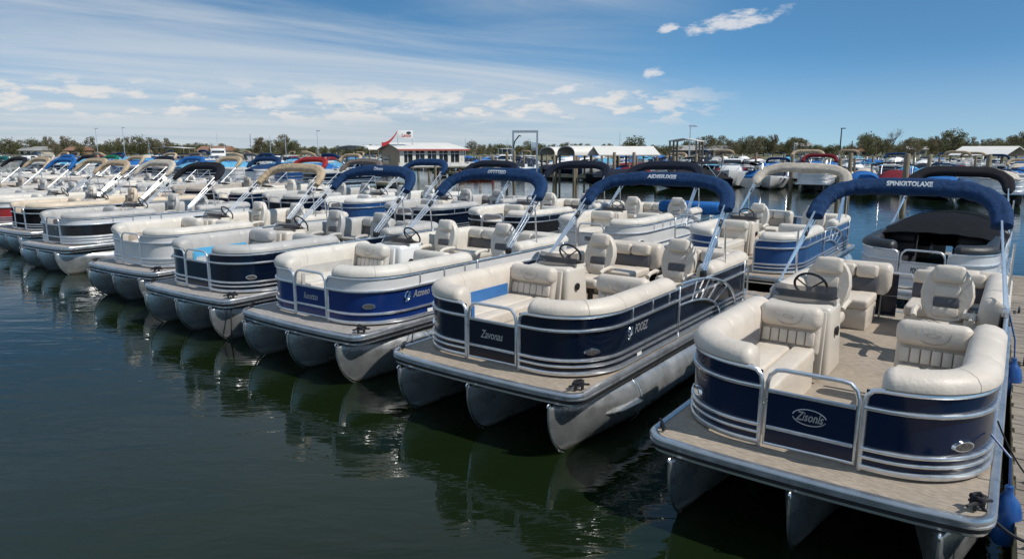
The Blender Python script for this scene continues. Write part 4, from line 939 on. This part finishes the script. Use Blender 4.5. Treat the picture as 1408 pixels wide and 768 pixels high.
# red roofed dock building
def dock_building():
    p = at_l(549, 60); t = thing('dock_building', 'cream dockside building with a white red-edged roof and a roof sign', 'building', p, R(31))
    Lb, Wb, z0, ze, zr = 8.8, 6.2, 1.25, 3.35, 4.12
    cream = mat('painted_cladding', (.66, .63, .57), .7, 0, .08, 1); grey = mat('gable_boards', (.46, .33, .22), .8, 0, .15, 2); redm = mat('red_trim', (.46, .10, .08), .5, 0, .1, 3); deckm = wood
    link('wall', MB().box((Lb / 2, Wb - .1, (z0 + ze) / 2), (Lb, .16, ze - z0)).mesh('wall', cream), t)
    b = MB()                                   # front wall: piers, sill and head round five openings
    b.box((Lb / 2, 0, z0 + .15), (Lb, .2, .3)); b.box((Lb / 2, 0, ze - .12), (Lb, .2, .24))
    xs = [0.0, 1.6, 3.2, 4.8, 6.4, 8.0]
    for i, x in enumerate(xs): b.box((x + .28, 0, (z0 + ze) / 2 + .03), (.4 if i else .56, .198, ze - z0 - .54))
    b.box((8.6, 0, (z0 + ze) / 2 + .03), (.4, .198, ze - z0 - .54))
    link('front_wall', b.mesh('front_wall', cream), t)
    for x0 in xs[:-1]:
        w_ = link('window', MB().box((x0 + 1.08, .06, z0 + 1.08), (1.2, .04, 1.56)).mesh('window', glass_dark), t)
        b = MB(); b.box((x0 + 1.08, .02, z0 + 1.08), (.07, .05, 1.56)); b.box((x0 + 1.08, .022, z0 + 1.5), (1.2, .05, .06)); link('window_frame', b.mesh('window_frame', fib_white), w_)
    b = MB(); V_ = [(0, 0, z0), (0, Wb, z0), (0, Wb, ze), (0, Wb / 2, zr - .12), (0, 0, ze)]; b.add(V_ + [(.12, y, z) for _, y, z in V_], [(4, 3, 2, 1, 0), (5, 6, 7, 8, 9)] + [(i, (i + 1) % 5, 5 + (i + 1) % 5, 5 + i) for i in range(5)])
    link('gable_wall', b.mesh('gable_wall', grey), t)
    gw = link('window', MB().box((-.02, Wb * .72, z0 + .75), (.05, 2.2, 1.1)).mesh('window', glass_dark), t)
    b = MB(); xa, xb = -.35, Lb + .6
    V_ = [(xa, -.5, ze - .05), (xa, Wb / 2, zr), (xa, Wb + .5, ze - .05), (xb, -.5, ze - .05), (xb - 1.4, Wb / 2, zr), (xb, Wb + .5, ze - .05)]
    b.add(V_ + [(x, y, z - .1) for x, y, z in V_], [(0, 3, 4, 1), (1, 4, 5, 2), (3, 5, 4), (6, 7, 10, 9), (7, 8, 11, 10), (9, 10, 11), (0, 1, 7, 6), (1, 2, 8, 7), (2, 5, 11, 8), (5, 3, 9, 11), (3, 0, 6, 9)])
    rf = link('roof', b.mesh('roof', roof_white), t)
    b = MB(); b.box(((xa + xb) / 2, -.52, ze - .13), (xb - xa, .06, .19)); b.box((xb + .02, Wb / 2, ze - .13), (.06, Wb + 1, .13)); link('fascia', b.mesh('fascia', redm), rf)
    link('terrace', MB().box((Lb / 2, -.7, z0 - .08), (Lb + 2, 3.2, .16)).mesh('terrace', deckm), t)
    b = MB(); b.box((Lb / 2, -2.28, z0 + .42), (Lb + 2, .05, .07)); b.box((Lb / 2, -2.28, z0 + .12), (Lb + 2, .05, .3))
    for i in range(9): b.box((-1 + (Lb + 2) * i / 8, -2.27, z0 + .2), (.07, .07, .5))
    link('terrace_railing', b.mesh('terrace_railing', fib_white), t)
    b = MB()
    for i in range(7): b.box((.2 + i * 1.4, -1.9, (z0 - .16) / 2 - .3), (.2, .2, z0 + .44))
    link('terrace_piles', b.mesh('terrace_piles', pile_m), t)
    # roof sign: white framed board, red script and a dark oval
    sg = link('roof_sign', MB().box((1.15, .85, 5.05), (2.1, .06, 1.0), .02).mesh('roof_sign', fib_white), t)
    v, f = text_geo('Lanos', .55, .3, .01, 1.25); link('sign_lettering', MB().add([(1.25 + q.x, .80, 4.95 + q.y) for q in v], f).mesh('sign_lettering', lettering_red), sg)
    b = MB(); b.lathe([(.16, 0), (.16, .02)], (0, 0, 0), 16); b.v = [(1.62 + x * 1.9, .80 - z, 5.28 + y * 1.0) for x, y, z in b.v]; link('sign_badge', b.mesh('sign_badge', lettering_dark), sg)
    b = MB(); b.box((.2, .9, 4.3), (.07, .07, 1.0)); b.box((2.1, .9, 4.3), (.07, .07, 1.0)); link('sign_posts', b.mesh('sign_posts', alu_rail), sg)
    b = MB(); n = 14; V_ = []                # curved red swoosh rising from the gable to the sign
    for i in range(n + 1):
        u = i / n; x = -1.9 + 2.1 * u; z = 4.1 + 1.5 * u ** 2.2; w_ = .34 * (1 - u) + .16
        V_ += [(x, .82, z), (x, .82, z - w_), (x, .88, z - w_), (x, .88, z)]
    b.add(V_, [(i * 4 + j, i * 4 + (j + 1) % 4, i * 4 + 4 + (j + 1) % 4, i * 4 + 4 + j) for i in range(n) for j in range(4)] + [(3, 2, 1, 0), (n * 4, n * 4 + 1, n * 4 + 2, n * 4 + 3)]); link('sign_swoosh', b.mesh('sign_swoosh', lettering_red), sg)
dock_building()

# steel lift frame
def lift():
    p = at_l(722, 68); t = thing('boat_lift_frame', 'tall grey steel lift frame standing between the building and the sheds', 'boat lift', p, TH + R(28))
    for x in (-1.45, 1.45): link('lift_post', MB().box((x, 0, 2.75), (.2, .2, 5.5)).mesh('lift_post', rail_side), t)
    link('lift_beam', MB().box((0, 0, 5.35), (2.7, .24, .28)).mesh('lift_beam', rail_side), t)
    link('hoist_arm', MB().tube([(-1.4, -.1, 3.4), (-1.25, -.1, 4.2), (-.7, -.1, 4.9), (-.5, -.1, 4.8)], .08, 6).mesh('hoist_arm', black), t)
    link('control_box', MB().box((1.05, -.1, 3.6), (.6, .4, 1.0), .03).mesh('control_box', alu_rail), t)
lift()

# light poles and masts
def pole(px, l, ytop, lab, lamp=True, r=.09, m=alu_rail):
    p = at_l(px, l)
    if p.y > 210: p = at_y(px, 205)
    z = EYE + (205 - ytop) / 940 * p.y
    t = thing('light_pole' if lamp else 'mast', lab, 'light pole' if lamp else 'mast', (p.x, p.y, 0))
    link('pole_shaft', MB().tube([(0, 0, 0), (0, 0, z)], lambda u, i: r * (1.2 - .5 * u), 6).mesh('pole_shaft', m), t)
    if lamp: link('lamp_head', MB().box((.3, 0, z + .05), (.9, .3, .18), .04).mesh('lamp_head', dash if m != alu_rail else alu_rail), t)
    else: link('mast_crosstree', MB().box((0, 0, z * .62), (.9, .05, .05)).mesh('mast_crosstree', m), t)
for a_ in ((134, 130, 178, 'tall pale light pole above the far left boats'), (171, 130, 177, 'pale light pole just right of the other tall one at far left'), (948, 75, 175, 'pale light pole beside the flat white canopy'), (1155, 150, 178, 'dark utility light pole left of the big right-hand trees', True, .14, black), (437, 110, 181, 'thin pale light pole left of the long low white roof')): pole(*a_)
for a_ in ((1171, 150, 194, 'short dark mast right of the utility pole', False, .12, black), (372, 105, 187, 'bare sailing mast right of the motor yacht', False), (393, 105, 186, 'second bare sailing mast nearer the thin light pole', False), (345, 84, 185, 'dark radio mast above the motor yacht', False, .06, black), (205, 120, 190, 'bare mast above the long thin white roof', False, .07), (852, 120, 183, 'thin mast behind the wide white shed', False, .06), (640, 120, 190, 'thin mast behind the red edged roof', False, .06), (1092, 110, 196, 'thin mast behind the dark red bimini', False, .06)): pole(*a_)

# low shore buildings
def shore_house(px, l, w, d, h, wall, roof, lab):
    p = at_y(px, l + 16); t = thing('shore_building', lab, 'building', (p.x, p.y, 1.0), TH + R(20))
    link('wall', MB().box((0, d / 2, h / 2), (w, d, h)).mesh('wall', wall), t)
    b = MB(); b.add([(-w / 2 - .4, -.4, h), (w / 2 + .4, -.4, h), (w / 2 + .4, d + .4, h), (-w / 2 - .4, d + .4, h), (-w / 2 - .4, d / 2, h + d * .28), (w / 2 + .4, d / 2, h + d * .28)], [(0, 1, 5, 4), (2, 3, 4, 5), (0, 4, 3), (1, 2, 5), (3, 2, 1, 0)]); link('roof', b.mesh('roof', roof), t)
    for i in range(int(w / 3)): link('window', MB().box((-w / 2 + 1.6 + 3 * i, -.03, h * .55), (1.3, .06, 1.1)).mesh('window', glass_dark), t)
wb = mat('render_wall', (.55, .50, .42), .85, 0, .1, 1); wc = mat('timber_wall', (.22, .15, .10), .85, 0, .2, 1); rr_ = mat('clay_roof', (.26, .14, .09), .8, 0, .2, 1); rg_ = mat('grey_roof', (.30, .29, .27), .8, 0, .15, 1)
for a_ in ((290, 226, 12, 6, 1.7, wb, rr_, 'low shore building with a clay roof behind the motor yacht'), (962, 228, 18, 6, 1.9, wc, rg_, 'long brown timber shore building left of the right-hand trees'), (1186, 230, 8, 5, 1.5, wb, rr_, 'shore building with a clay roof beyond the utility pole'), (1262, 228, 6, 4, 2.2, wb, rg_, 'small pale shore building among the right-hand trees'), (40, 226, 10, 5, 1.8, wb, rg_, 'pale shore building at the far left'), (1105, 236, 5, 4, 3.4, wb, rg_, 'two storey pale house rising behind the trees'), (100, 230, 8, 5, 1.8, wc, rr_, 'brown shore building with a clay roof at the far left')): shore_house(*a_)

# ------------------------------------------------------------------ trees of the far shore
def leaf_mat(n, a, b_):
    m = bpy.data.materials.new(n); m.use_nodes = True; t = m.node_tree; p = t.nodes['Principled BSDF']; L = t.links.new
    oi = t.nodes.new('ShaderNodeObjectInfo'); co = t.nodes.new('ShaderNodeTexCoord'); nz = t.nodes.new('ShaderNodeTexNoise'); nz.inputs['Scale'].default_value = .55; nz.inputs['Detail'].default_value = 3; L(co.outputs['Object'], nz.inputs['Vector'])
    ad = t.nodes.new('ShaderNodeMath'); ad.operation = 'MULTIPLY_ADD'; L(oi.outputs['Random'], ad.inputs[0]); ad.inputs[1].default_value = .55; 
    s2 = t.nodes.new('ShaderNodeMath'); s2.operation = 'MULTIPLY_ADD'; L(nz.outputs['Fac'], s2.inputs[0]); s2.inputs[1].default_value = .9; s2.inputs[2].default_value = -.22; L(s2.outputs[0], ad.inputs[2])
    mx = t.nodes.new('ShaderNodeMix'); mx.data_type = 'RGBA'; L(ad.outputs[0], mx.inputs[0]); mx.inputs[6].default_value = (*a, 1); mx.inputs[7].default_value = (*b_, 1); L(mx.outputs[2], p.inputs['Base Color'])
    p.inputs['Roughness'].default_value = .8; p.inputs['Specular IOR Level'].default_value = .2
    tr = t.nodes.new('ShaderNodeBsdfTranslucent'); L(mx.outputs[2], tr.inputs[0]); ms = t.nodes.new('ShaderNodeMixShader'); ms.inputs[0].default_value = .4; L(p.outputs[0], ms.inputs[1]); L(tr.outputs[0], ms.inputs[2]); L(ms.outputs[0], t.nodes['Material Output'].inputs[0])
    return m
leaf_green = leaf_mat('leaves_green', (.12, .13, .055), (.18, .165, .085)); leaf_olive = leaf_mat('leaves_olive', (.15, .14, .075), (.21, .175, .105)); bark = mat('bark', (.12, .095, .075), .95, 0, .3, 3)
def tree_proto(seed, h, w, leaf, bare=False, n=1300):
    q = random.Random(seed); t = thing('tree', '', 'tree')
    b = MB(); th = h * .34
    b.tube([(0, 0, -.3), (q.uniform(-.15, .15), 0, th * .6), (q.uniform(-.2, .2), q.uniform(-.2, .2), th), (q.uniform(-.3, .3), 0, h * .7)], lambda u, i: .24 * (1 - .75 * u), 6)
    tips = []
    for i in range(13 if bare else 9):
        a = q.uniform(0, 6.28); z = q.uniform(th * .75, h * .6); e = Vector((math.cos(a) * w * .36 * q.uniform(.5, 1), math.sin(a) * w * .36 * q.uniform(.5, 1), min(h * .95, z + h * q.uniform(.18, .38)))); m_ = Vector((e.x * .45, e.y * .45, z + (e.z - z) * .4))
        b.tube([(0, 0, z), m_, e], lambda u, i: .09 * (1 - .8 * u), 5); tips.append(e)
        for k in range(9 if bare else 2):
            s_ = m_.lerp(e, q.uniform(.1, 1)); d = Vector((q.gauss(0, 1), q.gauss(0, 1), q.uniform(.3, 1.6))).normalized() * h * .17
            b.tube([s_, s_ + d * .5 + Vector((0, 0, .1)), s_ + d], lambda u, i: .03 * (1 - .7 * u), 4)
    link('trunk', b.mesh('trunk', bark), t)
    b = MB(); cl = []
    for i in range(22):
        a = q.uniform(0, 6.28); rr = w * .5 * math.sqrt(q.random()) * .8; zz = q.uniform(.12, .93) * h; k = 1 - .55 * max(0, (zz / h - .6) / .4); cl.append((Vector((math.cos(a) * rr * k, math.sin(a) * rr * k, zz)), q.uniform(.13, .24) * w))
    for e in tips: cl.append((e, .14 * w))
    for i in range(int(n * (.16 if bare else 1))):
        c, r_ = q.choice(cl); d = Vector((q.gauss(0, 1), q.gauss(0, 1), q.gauss(0, .8))).normalized() * r_ * q.random() ** .4; p = c + d; s_ = q.uniform(.16, .38) * (.7 if bare else 1)
        u = Vector((q.gauss(0, 1), q.gauss(0, 1), q.gauss(0, 1))).normalized(); v = u.orthogonal().normalized(); w_ = u.cross(v)
        b.add([p + v * s_, p + w_ * s_ * .7, p - v * s_ * .9, p - w_ * s_ * .6], [(0, 1, 2, 3)])
    link('crown', b.mesh('crown', leaf), t); return t
protos_t = [(tree_proto(1, 8.5, 8.5, leaf_green), 'round green'), (tree_proto(2, 7.5, 9.5, leaf_olive), 'broad olive brown'), (tree_proto(3, 9.5, 7.0, leaf_olive), 'tall olive brown'), (tree_proto(4, 6.5, 8.0, leaf_green), 'low green'), (tree_proto(5, 10.5, 9.0, leaf_olive, True), 'nearly bare, branchy')]
used = set()
def plant(i, px, l, s, lab=None):
    o, kd = protos_t[i]
    if i in used: o = copy_tree(o)
    used.add(i); p = at_y(px, l); o.location = (p.x, p.y, 1.2); o.rotation_euler = (0, 0, rnd.uniform(0, 6.28)); o.scale = (s * rnd.uniform(.9, 1.15), s * rnd.uniform(.9, 1.15), s)
    o['label'] = lab or f'{kd} tree in the tree line along the far shore'; o['group'] = 'trees along the far shore'
plant(4, 1228, 240, .86, 'tall nearly bare tree standing above the right-hand tree line'); plant(0, 1195, 236, .86, 'dark green round tree left of the tall bare one'); plant(0, 1310, 236, 1.0, 'largest bushy green tree at the right of the tree line')
plant(3, 872, 240, .95, 'darker green tree standing behind the wide white shed')
def skyline(px):      # crown height along the shore, relative
    if px < 130: return .86
    if px < 320: return .95 if 150 < px < 240 else .72
    if px < 350: return .45
    if px < 480: return .95 if px < 410 else .62
    if px < 640: return .6
    if px < 760: return .74
    if px < 940: return .70
    if px < 1120: return .98
    if px < 1180: return .72
    return 1.02 + .16 * math.sin(px * .055)
for band, l0 in enumerate((246, 262, 284)):
    px = -30
    while px < 1440:
        s = skyline(px) * rnd.uniform(.66, .98) * (.80 if px > 930 else .84) * (1, 1.02, 1.08)[band]
        plant(rnd.choice((0, 1, 1, 2, 2, 3) if s > .6 else (1, 3, 3)), px, l0 + rnd.uniform(-6, 6), s)
        px += rnd.uniform(12, 21) * (.85 if px > 880 else .9) * (1, 1.1, 1.25)[band]
